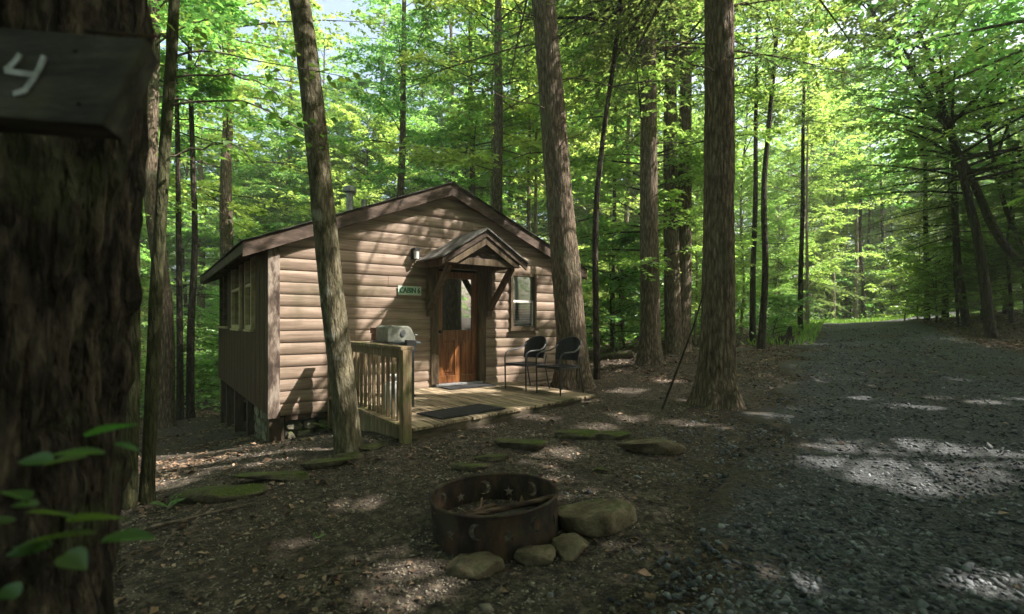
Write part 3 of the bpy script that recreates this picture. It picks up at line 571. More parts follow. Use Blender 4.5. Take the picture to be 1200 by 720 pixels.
# gas grill behind the railing
gr = local_thing('gas_grill', 1.24, -1.52, 0.0, math.radians(0))
gr.scale = (0.85, 0.8, 0.97)
tag(gr, 'gas grill with closed grey lid standing behind the deck railing', 'grill')
for sx_ in (-1, 1):
    for sy_ in (-1, 1): MB().box(sx_*0.2-0.018, sx_*0.2+0.018, sy_*0.2-0.018, sy_*0.2+0.018, -0.01, 0.728).build('leg', M['black'], gr)
MB().box(-0.23, 0.23, -0.24, 0.24, 0.13, 0.15).build('lower_shelf', M['black'], gr)
MB().box(-0.22, 0.22, -0.245, 0.245, 0.73, 0.86).build('firebox', M['black'], gr, bevel=0.02)
lidp = [(-0.25,0.865),(0.25,0.865),(0.25,0.93),(0.17,1.05),(0.12,1.075),(-0.20,1.085),(-0.25,1.06)]
lid = MB().prism(lidp, lambda p, y: (p[0]*0.9, y, p[1]), -0.25, 0.25).build('lid', M['lid'], gr, bevel=0.018)
MB().tube([(0.235,-0.2,0.95),(0.27,-0.2,0.95),(0.27,0.2,0.95),(0.235,0.2,0.95)], 0.012, 8).build('handle', M['black'], lid, True)
MB().tube([(0.02,-0.252,0.98),(0.02,-0.265,0.98)], 0.04, 14).build('thermometer', M['greymetal'], lid, True)
MB().box(-0.2, 0.2, -0.50, -0.255, 0.845, 0.872).build('side_shelf', M['shelf'], gr, bevel=0.01)
MB().box(-0.2, 0.2, 0.255, 0.50, 0.845, 0.872).build('side_shelf', M['shelf'], gr, bevel=0.01)
MB().box(-0.06, 0.1, -0.58, -0.50, 0.74, 0.90).build('control_box', M['black'], gr, bevel=0.01)
bx = local_thing('wooden_box', 1.22, -1.16, 0.848)
MB().box(-0.13, 0.13, -0.11, 0.13, 0.0, 0.09).build('box_body', M['redwood'], bx, bevel=0.006)
MB().box(-0.14, 0.14, -0.12, 0.14, 0.093, 0.17).build('box_lid', M['redwood'], bx, bevel=0.006)
tag(bx, 'reddish brown wooden box beside the grill lid', 'box')
tk = local_thing('gas_cylinder', 1.32, -1.5, -0.01+0.0)
tk.location = cab(1.05, -1.95, -0.012)
MB().tube([(0,0,0.0),(0,0,0.04),(0,0,0.045),(0,0,0.10),(0,0,0.30),(0,0,0.36),(0,0,0.385)], [0.10,0.10,0.12,0.15,0.15,0.11,0.03], 24).build('tank', M['white'], tk, True)
MB().tube([(0,0,0.385),(0,0,0.43)], 0.02, 10).build('valve', M['greymetal'], tk, True)
MB().tube([(0.09*math.cos(a), 0.09*math.sin(a), 0.37 + (0.08 if 0.5 < a < 5.2 else 0.0)) for a in np.linspace(0, 6.0, 16)], 0.012, 6).build('collar', M['white'], tk, True)
tag(tk, 'white gas cylinder standing behind the deck balusters', 'gas cylinder')

# chairs: faces -x of its own frame -> local +y is backwards
def chair(label, cx, cy, ang):
    t = empty('patio_chair', (cx, cy, FLOOR - 0.012), ang); tag(t, label, 'chair', 'black patio chairs on the deck')
    hw = 0.245
    for s_ in (-1, 1):
        MB().tube([(s_*hw, -0.25, 0), (s_*hw, -0.255, 0.30), (s_*hw, -0.26, 0.52), (s_*hw, -0.235, 0.60), (s_*hw, -0.17, 0.635)], 0.0125, 8).build('leg', M['black'], t, True)
        MB().tube([(s_*(hw-0.02), 0.32, 0), (s_*(hw-0.03), 0.22, 0.42), (s_*(hw-0.02), 0.25, 0.56)], 0.0125, 8).build('leg', M['black'], t, True)
        MB().tube([(s_*hw, -0.165, 0.636), (s_*(hw+0.02), -0.05, 0.645), (s_*(hw+0.02), 0.06, 0.65), (s_*(hw+0.005), 0.16, 0.69), (s_*(hw-0.02), 0.24, 0.755), (s_*(hw-0.04), 0.285, 0.80)], 0.0135, 8).build('armrest', M['greymetal'], t, True)
    MB().tube([(-hw, -0.25, 0.40), (hw, -0.25, 0.40)], 0.011, 8).tube([(-hw+.03, 0.22, 0.40), (hw-.03, 0.22, 0.40)], 0.011, 8).tube([(-hw, -0.25, 0.40), (-hw+.03, 0.22, 0.40)], 0.011, 8).tube([(hw, -0.25, 0.40), (hw-.03, 0.22, 0.40)], 0.011, 8).build('seat_frame', M['black'], t, True)
    # seat: slightly dished mesh panel
    n = 8; V = []; Fq = []
    for j in range(n+1):
        for i in range(n+1):
            u, v = i/n*2-1, j/n*2-1
            V.append((u*(hw-0.012-0.015*(v+1)/2), v*0.24-0.015, 0.43 - 0.018*(1-u*u)*(1-v*v)))
    off = len(V); V += [(x, y, z_-0.022) for x, y, z_ in V]
    for j in range(n):
        for i in range(n):
            a = j*(n+1)+i; Fq += [(a, a+1, a+n+2, a+n+1), (off+a, off+a+n+1, off+a+n+2, off+a+1)]
    for i in range(n):
        for a, b in ((i, i+1), (n*(n+1)+i+1, n*(n+1)+i), ((i+1)*(n+1), i*(n+1)), (i*(n+1)+n, (i+1)*(n+1)+n)): Fq.append((b, a, off+a, off+b))
    MB().add(V, Fq).build('seat', M['wicker'], t, True)
    # barrel back: curved panel with a rounded top
    m = 14; k = 8; V = []; Fq = []
    for j in range(k+1):
        for i in range(m+1):
            u = i/m*2-1; v = j/k
            top = 0.86 - 0.10*abs(u)**2.6; z_ = 0.50 + (top - 0.50)*v
            y_ = 0.30 + 0.05*v - 0.12*u*u
            V.append((u*(0.235+0.01*v), y_, z_))
    off = len(V); V += [(x*0.99, y-0.02, z_) for x, y, z_ in V]
    for j in range(k):
        for i in range(m):
            a = j*(m+1)+i; Fq += [(a, a+m+1, a+m+2, a+1), (off+a, off+a+1, off+a+m+2, off+a+m+1)]
    for i in range(m):
        for a, b in ((i, i+1), (k*(m+1)+i+1, k*(m+1)+i)): Fq.append((a, b, off+b, off+a))
    for j in range(k):
        for a, b in (((j+1)*(m+1), j*(m+1)), (j*(m+1)+m, (j+1)*(m+1)+m)): Fq.append((a, b, off+b, off+a))
    MB().add(V, Fq).build('backrest', M['wicker'], t, True)
    MB().tube([(u*0.24, 0.345 - 0.12*u*u, 0.862 - 0.10*abs(u)**2.6) for u in np.linspace(-1, 1, 15)], 0.011, 8).build('back_frame', M['black'], t, True)
    return t
CA = math.atan2(0.42, 0.39) * -1      # seat front looks along (-0.73, -0.68)
chair('black patio chair on the deck, the one closer to the cabin window', 0.24, 8.42, math.radians(-47))
chair('black patio chair on the deck, the one beside the big leaning trunk', 0.74, 7.90, math.radians(-47))

# ------------------------------------------------------------------ fire ring with cut-out moons and stars
FR = on(581, 3.46); FRR, FRH = 0.43, 0.27
fire = empty('fire_ring', (FR.x, FR.y, FR.z - 0.02)); fire.rotation_euler = (0, math.radians(-2.5), 0)
tag(fire, 'rusty steel fire ring with cut-out moons and stars', 'fire ring')
def star(cx, cz, r): return [(cx + (r if k % 2 == 0 else r*0.42)*math.sin(k*math.pi/5), cz + (r if k % 2 == 0 else r*0.42)*math.cos(k*math.pi/5)) for k in range(10)]
def moon(cx, cz, r):
    a = [(cx + r*math.cos(t), cz + r*math.sin(t)) for t in np.linspace(math.radians(55), math.radians(305), 12)]
    b = [(cx + r*0.42 + r*0.80*math.cos(t), cz + r*0.80*math.sin(t)) for t in np.linspace(math.radians(285), math.radians(75), 9)]
    return a + b
CIRC = 2*math.pi*FRR; holes = []
for k in range(14):
    cx = (k + 0.5) / 14 * CIRC; cz = 0.15 + (0.028 if k % 2 else -0.02)
    holes.append(moon(cx, cz, 0.052) if k % 2 else star(cx, cz + 0.01, 0.042))
pts = []; edges = []
NS, NZ = 120, 6
for j in range(NZ+1):
    for i in range(NS+1): pts.append(Vector((i / NS * CIRC, j / NZ * FRH)))
for h in holes:
    s0 = len(pts); pts += [Vector(p) for p in h]; edges += [(s0+i, s0+(i+1) % len(h)) for i in range(len(h))]
r_ = geometry.delaunay_2d_cdt(pts, edges, [], 0, 1e-6)
def inpoly(p, poly):
    c = False; n = len(poly)
    for i in range(n):
        a, b = poly[i], poly[i-1]
        if (a[1] > p[1]) != (b[1] > p[1]) and p[0] < (b[0]-a[0])*(p[1]-a[1])/(b[1]-a[1]) + a[0]: c = not c
    return c
fs = []
for f in r_[2]:
    c = sum((r_[0][i] for i in f), Vector((0, 0))) / len(f)
    if not any(abs(c.x - h[0][0]) < 0.2 and inpoly(c, h) for h in holes): fs.append(tuple(f))
bm = bmesh.new(); bv = [bm.verts.new((FRR*math.sin(p.x/FRR), -FRR*math.cos(p.x/FRR), p.y)) for p in r_[0]]
for f in fs:
    try: bm.faces.new([bv[i] for i in f])
    except Exception: pass
bmesh.ops.remove_doubles(bm, verts=bm.verts, dist=1e-5); bmesh.ops.recalc_face_normals(bm, faces=bm.faces)
bmesh.ops.solidify(bm, geom=bm.faces, thickness=0.007)
me = bpy.data.meshes.new('ring_wall'); bm.to_mesh(me); bm.free(); link('ring_wall', me, M['rust'], fire)
MB().tube([(FRR*math.cos(a)*1.0, FRR*math.sin(a), FRH) for a in np.linspace(0, 2*math.pi, 73)], 0.0125, 8, False).build('rim', M['rust'], fire, True)
n = 24; V = [(0,0,0.075)] + [(rr*FRR*math.cos(a), rr*FRR*math.sin(a), 0.055 + 0.03*random.random() - 0.02*rr) for rr in (0.25,0.5,0.75,0.985) for a in np.linspace(0, 2*math.pi, n, endpoint=False)]
Fq = [(0, 1+i, 1+(i+1) % n) for i in range(n)] + [(1+k*n+i, 1+(k+1)*n+i, 1+(k+1)*n+(i+1) % n, 1+k*n+(i+1) % n) for k in range(3) for i in range(n)]
MB().add(V, Fq).build('ash_bed', M['ash'], fire, True)
def log(label, a, b, r, m_=M['char'], name='charred_log', n=10, cat='log', group=None, bend=0.02):
    a, b = Vector(a), Vector(b); o = empty(name, a); pts = []; rr = []
    for k in range(9):
        t = k / 8; p = (b - a) * t; p += Vector((random.uniform(-1,1), random.uniform(-1,1), random.uniform(-1,1))) * bend; pts.append(p); rr.append(r * random.uniform(0.85, 1.1) * (1 - 0.25*t))
    tag(o, label, cat, group); MB().tube(pts, rr, n).build('wood', m_, o, True)
    MB().tube([pts[4], pts[4] + Vector((0.3*r, 2.2*r, 1.6*r))], [r*0.45, r*0.15], 6).build('knot_stub', m_, o, True)
    return o
log('long pale charred branch leaning across the inside of the fire ring', (FR.x-0.20, FR.y-0.22, FR.z+0.16), (FR.x+0.40, FR.y-0.05, FR.z+0.245), 0.024, bend=0.006)
log('short charred log lying on the ash in the fire ring', (FR.x-0.22, FR.y+0.0, FR.z+0.07), (FR.x-0.02, FR.y+0.16, FR.z+0.10), 0.045, bend=0.006)

# ------------------------------------------------------------------ boulders and mossy edging stones
def rock(label, loc, size, seed, m_=M['rock'], rz=0, cat='rock', group=None, name='boulder', sub=4, cut=0.55, flat=0.62):
    r2 = np.random.default_rng(seed)
    bm = bmesh.new(); bmesh.ops.create_icosphere(bm, subdivisions=sub, radius=1.0)
    V = np.array([v.co[:] for v in bm.verts])
    for k in range(11):
        d = r2.normal(size=3); d /= np.linalg.norm(d); h = r2.uniform(cut, 0.95); q = V @ d; V -= np.outer(np.maximum(q - h, 0), d)
    V[:,2] = np.minimum(V[:,2], flat + 0.16*V[:,0] - 0.1*V[:,1])
    V *= (1 + (fbm(V * 2.2 + seed * 7.1, 4, seed) - 0.5) * 0.30)[:,None] * (1 + (fbm(V * 9 + seed, 2, seed) - 0.5) * 0.07)[:,None]
    V *= np.array(size)
    for v, c in zip(bm.verts, V): v.co = c
    me = bpy.data.meshes.new(name); bm.to_mesh(me); bm.free()
    for p in me.polygons: p.use_smooth = True
    o = link(name, me, m_); o.location = loc; o.rotation_euler = (0, 0, rz); tag(o, label, cat, group); return o
def rock_px(label, px, py, wpx, dep, h, seed, **k):
    # distance from the ground under the stone
    Y = 4.0
    for _ in range(30):
        x = (px - HX) / F * Y; d = CAMZ - g1(x, Y); Y = 0.5 * Y + 0.5 * d * F / (py - HY)
    x = (px - HX) / F * Y; wd = wpx / F * Y
    return rock(label, (x, Y, g1(x, Y) + h * 0.3), (wd/2*1.15, dep/2, h), seed, **k)
rock_px('large flat-topped brown boulder against the side of the fire ring', 700, 612, 92, 0.46, 0.20, 3, rz=0.25, flat=0.28, cut=0.45)
rock_px('angular mossy stone leaning at the foot of the fire ring', 668, 648, 46, 0.20, 0.10, 4, rz=0.4)
rock_px('rounded brown stone half hidden at the foot of the fire ring', 627, 658, 48, 0.18, 0.085, 5)
rock_px('pale pointed stone standing before the fire ring wall', 556, 670, 60, 0.20, 0.10, 6, rz=-0.2)
for k, (px, py, wp, dep, h, lab) in enumerate([
    (385, 545, 44, 0.30, 0.05, 'flat bright mossy slab beside the slanting tree'),
    (428, 527, 34, 0.22, 0.045, 'small mossy slab between the slanting tree and the deck post'),
    (408, 538, 24, 0.15, 0.05, 'mossy lump at the foot of the slanting tree'),
    (330, 562, 80, 0.22, 0.055, 'long low mossy edging stone left of the slabs'),
    (262, 582, 70, 0.22, 0.07, 'mossy edging stone at the end of the row'),
    (553, 549, 34, 0.16, 0.04, 'small bright mossy stone behind the fire ring rim'),
    (583, 538, 36, 0.14, 0.035, 'thin mossy sliver of stone behind the fire ring'),
    (612, 524, 70, 0.30, 0.06, 'broad flat mossy stone in front of the deck'),
    (668, 512, 50, 0.26, 0.06, 'humped brown and mossy stone in the middle of the edging'),
    (712, 513, 46, 0.26, 0.05, 'thin slab at the end of the edging near the drive'),
    (764, 528, 62, 0.30, 0.10, 'grey wedge of rock near the drive edge'),
    (702, 552, 18, 0.12, 0.03, 'tiny mossy cobble on the bare soil')]):
    rock_px(lab, px, py, wp*1.25, dep*1.15, h*1.7, 20 + k, flat=0.3, m_=M['rock'] if 'grey' in lab else M['mossrock'], rz=random.uniform(-0.25, 0.25), name='edging_stone', sub=4, cut=0.38, group='mossy stones edging the bed')

# ------------------------------------------------------------------ trees
LEAVES = {}
def leaf_quads(P, A, Nn, size, wr=0.52, fold=0.12):
    """one folded, pointed leaf (two triangles sharing the midrib) per row"""
    S = np.cross(A, Nn); S /= np.maximum(np.linalg.norm(S, axis=1, keepdims=True), 1e-6); Nn = np.cross(S, A)
    L_ = size[:,None]; b = P; t = P + A * L_; mid = P + A * L_ * 0.45
    l = mid + S * L_ * wr / 2 + Nn * L_ * fold; r = mid - S * L_ * wr / 2 + Nn * L_ * fold
    n = len(P); V = np.stack([b, r, t, l], 1).reshape(-1, 3); i = np.arange(n) * 4
    return V, np.concatenate([np.stack([i, i+1, i+2], 1), np.stack([i, i+2, i+3], 1)])
def unit(a): return a / np.maximum(np.linalg.norm(a, axis=1, keepdims=True), 1e-9)

def crown_arrays(r2, starts, az, el, Ln, ntw, nlf, size, droop=0.18, tilt=0.45, tw=0.38, wr=0.52, feather=False):
    """branches -> twigs -> leaves. returns leaf rows and branch polylines"""
    nb = len(starts)
    D = np.stack([np.cos(az)*np.cos(el), np.sin(az)*np.cos(el), np.sin(el)], 1)
    def bp(i, t): p = starts[i] + D[i] * (Ln[i] * t)[:,None]; p[:,2] -= droop * Ln[i] * t**2; return p
    bi = np.repeat(np.arange(nb), ntw); t = 0.18 + 0.82 * ((np.tile(np.arange(ntw), nb) + r2.random(nb*ntw)) / ntw)
    tb = bp(bi, t); sd = np.where(np.arange(nb*ntw) % 2 == 0, 1, -1)
    ang = az[bi] + sd * r2.uniform(0.5, 1.1, nb*ntw); te = r2.normal(0.0, 0.22, nb*ntw) - (0.25 if feather else 0.05)
    TD = np.stack([np.cos(ang)*np.cos(te), np.sin(ang)*np.cos(te), np.sin(te)], 1)
    TL = tw * Ln[bi] * (1.15 - 0.75*t) * r2.uniform(0.6, 1.25, nb*ntw)
    li = np.repeat(np.arange(nb*ntw), nlf); q = (np.tile(np.arange(nlf), nb*ntw) + r2.random(len(li))) / nlf
    P = tb[li] + TD[li] * (TL[li] * q)[:,None]; P[:,2] -= 0.10 * TL[li] * q**2
    s2 = np.where(np.arange(len(li)) % 2 == 0, 1, -1); a2 = ang[li] + s2 * r2.uniform(0.3, 1.2, len(li))
    e2 = r2.normal(-0.12, 0.3, len(li)); A = np.stack([np.cos(a2)*np.cos(e2), np.sin(a2)*np.cos(e2), np.sin(e2)], 1)
    P += r2.normal(0, 0.02, P.shape)
    Nn = unit(np.stack([r2.normal(0, tilt, len(li)), r2.normal(0, tilt, len(li)), np.ones(len(li))], 1))
    sz = size * r2.uniform(0.65, 1.3, len(li))
    br = [np.stack([bp(np.array([i]), np.array([u]))[0] for u in (0, 0.3, 0.6, 0.85, 1.0)]) for i in range(nb)]
    tws = np.stack([tb, tb + TD * TL[:,None] * 0.9], 1)
    return P, A, Nn, sz, br, tws, Ln
def tubes_np(lines, r0, r1, n=4):
    """many polylines of equal length k -> one array mesh"""
    L_ = np.asarray(lines); m, k, _ = L_.shape; V = []; t = np.linspace(0, 1, k)
    d = unit((L_[:,-1] - L_[:,0])); X = unit(np.cross(d, np.array([0.31, 0.17, 0.93]))); Yv = np.cross(d, X)
    rad = r0[:,None] * (1 - t) + r1[:,None] * t
    a = np.arange(n) / n * 2 * math.pi
    V = L_[:,:,None,:] + rad[:,:,None,None] * (np.cos(a)[None,None,:,None] * X[:,None,None,:] + np.sin(a)[None,None,:,None] * Yv[:,None,None,:])
    V = V.reshape(-1, 3); base = (np.arange(m) * k * n)[:,None,None]; ii = (np.arange(k-1) * n)[None,:,None]; kk = np.arange(n)[None,None,:]; k2 = (np.arange(n)+1)[None,None,:] % n
    Fc = np.stack([base+ii+kk, base+ii+k2, base+ii+n+k2, base+ii+n+kk], -1).reshape(-1, 4)
    return V, Fc
def trunk_arrays(path, rads, nside=16, step=0.25, amp=0.0, kf=25, flare=0.0, fh=0.25, seed=1, lobes=5, zmax=99):
    """a tapered trunk along a polyline, with root flare and bark ridges as real relief"""
    path = np.asarray(path, float); seg = np.linalg.norm(np.diff(path, axis=0), axis=1); s = np.concatenate([[0], np.cumsum(seg)])
    f1 = np.arange(0, min(s[-1], zmax), step); f2 = np.arange(min(s[-1], zmax), s[-1] + 0.6, max(step, 0.6)); ss = np.concatenate([f1, f2]); ss = np.minimum(ss, s[-1])
    # smooth interpolation of the centre line
    C = np.stack([np.interp(ss, s, path[:,k]) for k in range(3)], 1); Ck = C.copy()
    wn = max(1, int(0.8 / max(step, 0.05)))
    if len(ss) > 2*wn + 2:
        ker = np.ones(2*wn+1) / (2*wn+1); pad = np.concatenate([2*C[0]-C[wn:0:-1], C, 2*C[-1]-C[-2:-wn-2:-1]]); Ck = np.stack([np.convolve(pad[:,k], ker, 'valid') for k in range(3)], 1)
    C = Ck; R = np.interp(ss, s, rads)
    th = np.arange(nside) / nside * 2 * math.pi; r2 = np.random.default_rng(seed); ph = r2.uniform(0, 6.28)
    RR = R[:,None] * np.ones(nside)[None]
    if flare: RR = RR * (1 + flare * np.exp(-ss / fh)[:,None] * (1 + 0.45*np.cos(lobes*th + ph) + 0.25*np.cos((lobes-2)*th + ph*2))[None])
    cs, sn = np.cos(th), np.sin(th)
    P3 = np.stack([np.broadcast_to(cs*R.max()*kf, RR.shape), np.broadcast_to(sn*R.max()*kf, RR.shape), np.broadcast_to((ss*kf*0.2)[:,None], RR.shape)], -1)
    low = np.stack([np.broadcast_to(cs*1.6, RR.shape), np.broadcast_to(sn*1.6, RR.shape), np.broadcast_to((ss*1.3)[:,None], RR.shape)], -1)
    RR = RR * (1 + (fbm(low, 2, seed+9) - 0.5) * 0.16)
    if amp: nz = vnoise(P3 + vnoise(P3*0.5, seed+3)[...,None]*1.2, seed); RR = RR + amp * (np.abs(nz - 0.5) * 2 - 0.45) + amp * 0.5 * (vnoise(P3*2.3, seed+5) - 0.5)
    V = C[:,None,:] + np.stack([cs[None]*RR, sn[None]*RR, np.zeros_like(RR)], -1)
    m = len(ss); ii = (np.arange(m-1)*nside)[:,None]; k1 = np.arange(nside)[None]; k2 = (k1+1) % nside
    Fc = np.stack([ii+k1, ii+k2, ii+nside+k2, ii+nside+k1], -1).reshape(-1, 4)
    return V.reshape(-1, 3), Fc
def cat_arrays(parts):
    V = []; Fc = []; n = 0
    for v, f in parts: V.append(v); Fc.append(f + n); n += len(v)
    return np.concatenate(V), np.concatenate(Fc)

# sun flecks: gaps in the leaf roof towards the sun, given by the place they light and their width
FLECK = []
def fleck(p, r): FLECK.append((np.array(p, float), r))
for px, py, r in [(345,300,.42),(372,300,.32),(345,340,.42),(380,345,.40),(345,385,.42),(378,390,.30),(340,430,.36),(365,430,.26),(336,462,.3),(420,262,.3),(440,290,.22),(430,240,.2),(470,250,.12),(462,330,.16),(450,360,.10),(415,310,.25),(590,400,.09),(600,430,.09),(583,440,.08),(632,345,.06),(622,395,.05),(400,245,.25),(340,262,.2),(478,238,.12),(440,225,.1)]:
    x_, z_ = face(px, py); fleck(cab(x_, -0.04, z_), r)
def fleck_px(px, py, r):
    Y = 5.0
    for _ in range(40):
        x = (px - HX) / F * Y; d = CAMZ - g1(x, Y); Y = 0.5 * Y + 0.5 * min(60, d * F / max(py - HY, 1.0))
    fleck((( px - HX) / F * Y, Y, g1((px - HX) / F * Y, Y)), r * (0.62 if px > 840 and py > 420 else 1.0))
for px, py, r in [(200,545,.28),(235,543,.3),(270,540,.28),(305,537,.25),(335,533,.2),(392,526,.12),(190,568,.18),(215,562,.12),(470,690,.16),(490,675,.12),(640,490,.10),(500,470,.1),(530,470,.12),(560,462,.12),(600,465,.12),(640,468,.1),
     (740,490,.16),(880,484,.28),(905,488,.2),(845,500,.12),(1010,470,.18),(1050,478,.24),(1085,481,.16),(1150,474,.24),(1185,470,.2),(1100,468,.12),(1030,455,.15),(1120,446,.2),(1000,440,.3),(1080,437,.35),(1020,418,.3),(1170,430,.4),(960,405,.4),(1000,395,.5),(1060,388,.6),(980,388,.5),(700,432,.25),(730,436,.2),(720,425,.2),(930,430,.15),(810,470,.1),(880,640,.15),(900,690,.2),(1160,690,.15),(1100,660,.12),(760,640,.1),(1040,385,.6),(1170,393,.5),(1130,384,.5),(1195,385,.5),(1105,378,.5),(690,472,.16),(735,458,.18),(785,447,.2),(800,496,.15),(700,500,.12),(890,440,.25),(925,408,.3),(900,455,.2),(560,500,.08),(610,488,.1),(660,530,.08),(420,590,.07),(520,610,.07),(330,640,.08),(455,660,.1),(960,384,.7),(1000,380,.9)]:
    fleck_px(px, py, r)
SUNV = np.array(SUN)
def carve(P, r2):
    keep = np.ones(len(P), bool)
    for c, r in FLECK:
        d = P - c; s = d @ SUNV; e = d - s[:,None] * SUNV; q = np.linalg.norm(e, axis=1)
        keep &= ~((s > 0) & (q < r * (1.0 + 0.2*r2.normal(size=len(P))) + 0.09))
    return keep

def fit_path(pts, top, n_extra=6, wob=0.25, seed=0):
    """photo points at given distances, bottom first, continued upwards to height top"""
    P = [np.array(at(*p)) for p in pts]; d = P[-1] - P[-2]; d = d / np.linalg.norm(d); r2 = np.random.default_rng(seed)
    z0 = P[-1][2]; 
    for k in range(1, n_extra+1):
        d = d * 0.9 + np.array([0, 0, 0.1]) ; d /= np.linalg.norm(d); q = P[-1] + d * (top - z0) / n_extra + np.array([*r2.normal(0, wob*0.3, 2), 0]); P.append(q)
    return np.array(P)
def big_tree(name, label, path, r0, r_top, bark, crown=None, nside=40, step=0.06, amp=0.012, kf=25, flare=0.6, fh=0.3, seed=1, zmax=8, cat='tree', dead=0, deadz=(2.5, 7), group=None, extra=None):
    base = path[0].copy(); path = path - base; path = path.copy(); path[0] -= np.array([0, 0, 0.25])
    r2 = np.random.default_rng(seed); o = empty(name, base); tag(o, label, cat, group)
    L_ = np.linalg.norm(np.diff(path, axis=0), axis=1).sum(); s = np.concatenate([[0], np.cumsum(np.linalg.norm(np.diff(path, axis=0), axis=1))]) / L_
    rads = r0 * (1 - s) + r_top * s
    wood = [trunk_arrays(path, rads, nside, step, amp, kf, flare, fh, seed, zmax=zmax)]
    lims = []
    def on_path(z): return np.array([np.interp(z, path[:,2], path[:,0]), np.interp(z, path[:,2], path[:,1]), z])
    if dead:
        for k in range(dead):
            z = r2.uniform(*deadz); p = on_path(z); a = r2.uniform(0, 6.28); ln = r2.uniform(0.4, 2.0); pts = [p]
            for j in range(4): pts.append(pts[-1] + np.array([math.cos(a), math.sin(a), r2.normal(-0.05, 0.18)]) * ln / 4); a += r2.normal(0, 0.2)
            lims.append(np.array(pts))
    if crown:
        nb, zc, R, ntw, nlf, size, lm, kind = crown
        zt = path[-1][2]; zz = np.sort(r2.uniform(zc, zt, nb)); st = np.stack([on_path(z) for z in zz]); az = np.arange(nb) * 2.4 + r2.normal(0, 0.5, nb)
        rel = (zz - zc) / (zt - zc); Ln = R * (1.0 - 0.7 * rel**1.4) * r2.uniform(0.7, 1.2, nb); el = (r2.uniform(0.05, 0.5, nb) + rel * 0.5) if kind == 'leaf' else r2.uniform(-0.12, 0.12, nb)
        D_ = np.stack([np.cos(az)*np.cos(el), np.sin(az)*np.cos(el), np.sin(el)], 1); okb = np.ones(nb, bool)
        for c_, r_k in FLECK:
            if r_k < 0.29 or c_[0] > -1.5 or c_[2] < 0.2: continue
            for u_ in np.linspace(0.1, 1, 10):
                q_ = st + D_ * (Ln*u_)[:,None] + base - c_; q_[:,2] -= 0.18*Ln*u_**2; h_ = q_ @ SUNV; okb &= ~((h_ > 0) & (np.linalg.norm(q_ - h_[:,None]*SUNV, axis=1) < r_k*0.8))
        st, az, el, Ln = st[okb], az[okb], el[okb], Ln[okb]; nb = len(st)
        P, A, Nn, sz, br, tws, Ln = crown_arrays(r2, st, az, el, Ln, ntw, nlf, size, feather=kind != 'leaf', wr=0.52 if kind == 'leaf' else 0.36, tilt=0.45 if kind == 'leaf' else 0.3)
        keep = carve(P + base + A * sz[:,None] * 0.5, r2); P, A, Nn, sz = P[keep], A[keep], Nn[keep], sz[keep]
        link('crown', mesh_np('crown', *leaf_quads(P, A, Nn, sz, 0.52 if kind == 'leaf' else 0.36)), lm, o)
        wood.append(tubes_np(np.array(br), (0.016 + 0.009*Ln) if kind == 'leaf' else (0.008 + 0.005*Ln), np.full(nb, 0.004), 6))
        kt = carve(tws.mean(1) + base, r2); tws = tws[kt]
        if extra != 'notwig': wood.append(tubes_np(tws, np.full(len(tws), 0.006), np.full(len(tws), 0.002), 4))
    if lims: wood.append(tubes_np(np.array(lims), np.full(len(lims), 0.014), np.full(len(lims), 0.004), 5))
    link('trunk', mesh_np('trunk', *cat_arrays(wood), True), bark, o)
    return o
def gp(px, Y): p = on(px, Y); return (px, HY - (p.z - CAMZ) * F / Y, Y)

# foreground tree that carries the number plaque
x1 = -1.53
T1 = np.array([[x1-0.17, 1.50, g1(x1, 1.5)], [x1-0.15, 1.5, 0.8], [x1-0.07, 1.5, 1.6], [x1, 1.5, 2.4], [x1+0.05, 1.5, 4], [x1+0.3, 1.6, 7], [x1+0.2, 1.4, 10], [x1+0.4, 1.5, 14]])
big_tree('oak_tree', 'huge dark furrowed trunk carrying the number plaque', T1, 0.40, 0.16, M['bark_big'], (44, 6, 5.0, 14, 14, 0.17, M['leaf'], 'leaf'), nside=220, step=0.016, amp=0.055, kf=24, flare=0.25, fh=0.35, seed=11, zmax=3.6)
# pair of slim mossy stems behind it
T2 = fit_path([gp(170, 4.05), (176,520,4.05), (180,400,4.05), (187,250,4.05), (196,170,4.05), (198,90,4.08), (205,0,4.1)], 9, seed=2)
SLIM = big_tree('slim_tree', 'slim mossy tree stem just behind the plaque tree, with arching branches', T2, 0.05, 0.025, M['bark_moss'], (16, 5.2, 2.6, 10, 10, 0.11, M['leaf'], 'leaf'), nside=28, step=0.05, amp=0.006, flare=0.5, fh=0.2, seed=12)
T2b = fit_path([gp(150, 3.95), (154,520,3.95), (157,400,3.95), (157,250,3.95), (150,100,3.95), (140,0,3.95)], 9, seed=3)
big_tree('slim_tree', 'second mossy stem, half hidden by the edge of the plaque tree', T2b, 0.05, 0.025, M['bark_moss'], (14, 5.2, 2.6, 10, 10, 0.11, M['leaf'], 'leaf'), nside=28, step=0.05, amp=0.006, flare=0.5, fh=0.2, seed=13)
# slanting tree in front of the cabin
T6 = fit_path([gp(409, 5.05), (406,480,5.05), (398,420,5.05), (388,340,5.05), (378,240,5.05), (366,110,5.05), (352,0,5.05)], 13, seed=4, wob=0.5)
big_tree('maple_tree', 'grey-green trunk slanting up in front of the log siding', T6, 0.128, 0.05, M['bark_grn'], (40, 6.8, 4.0, 13, 13, 0.16, M['leaf'], 'leaf'), nside=40, step=0.04, amp=0.006, kf=30, flare=0.35, fh=0.2, seed=14)
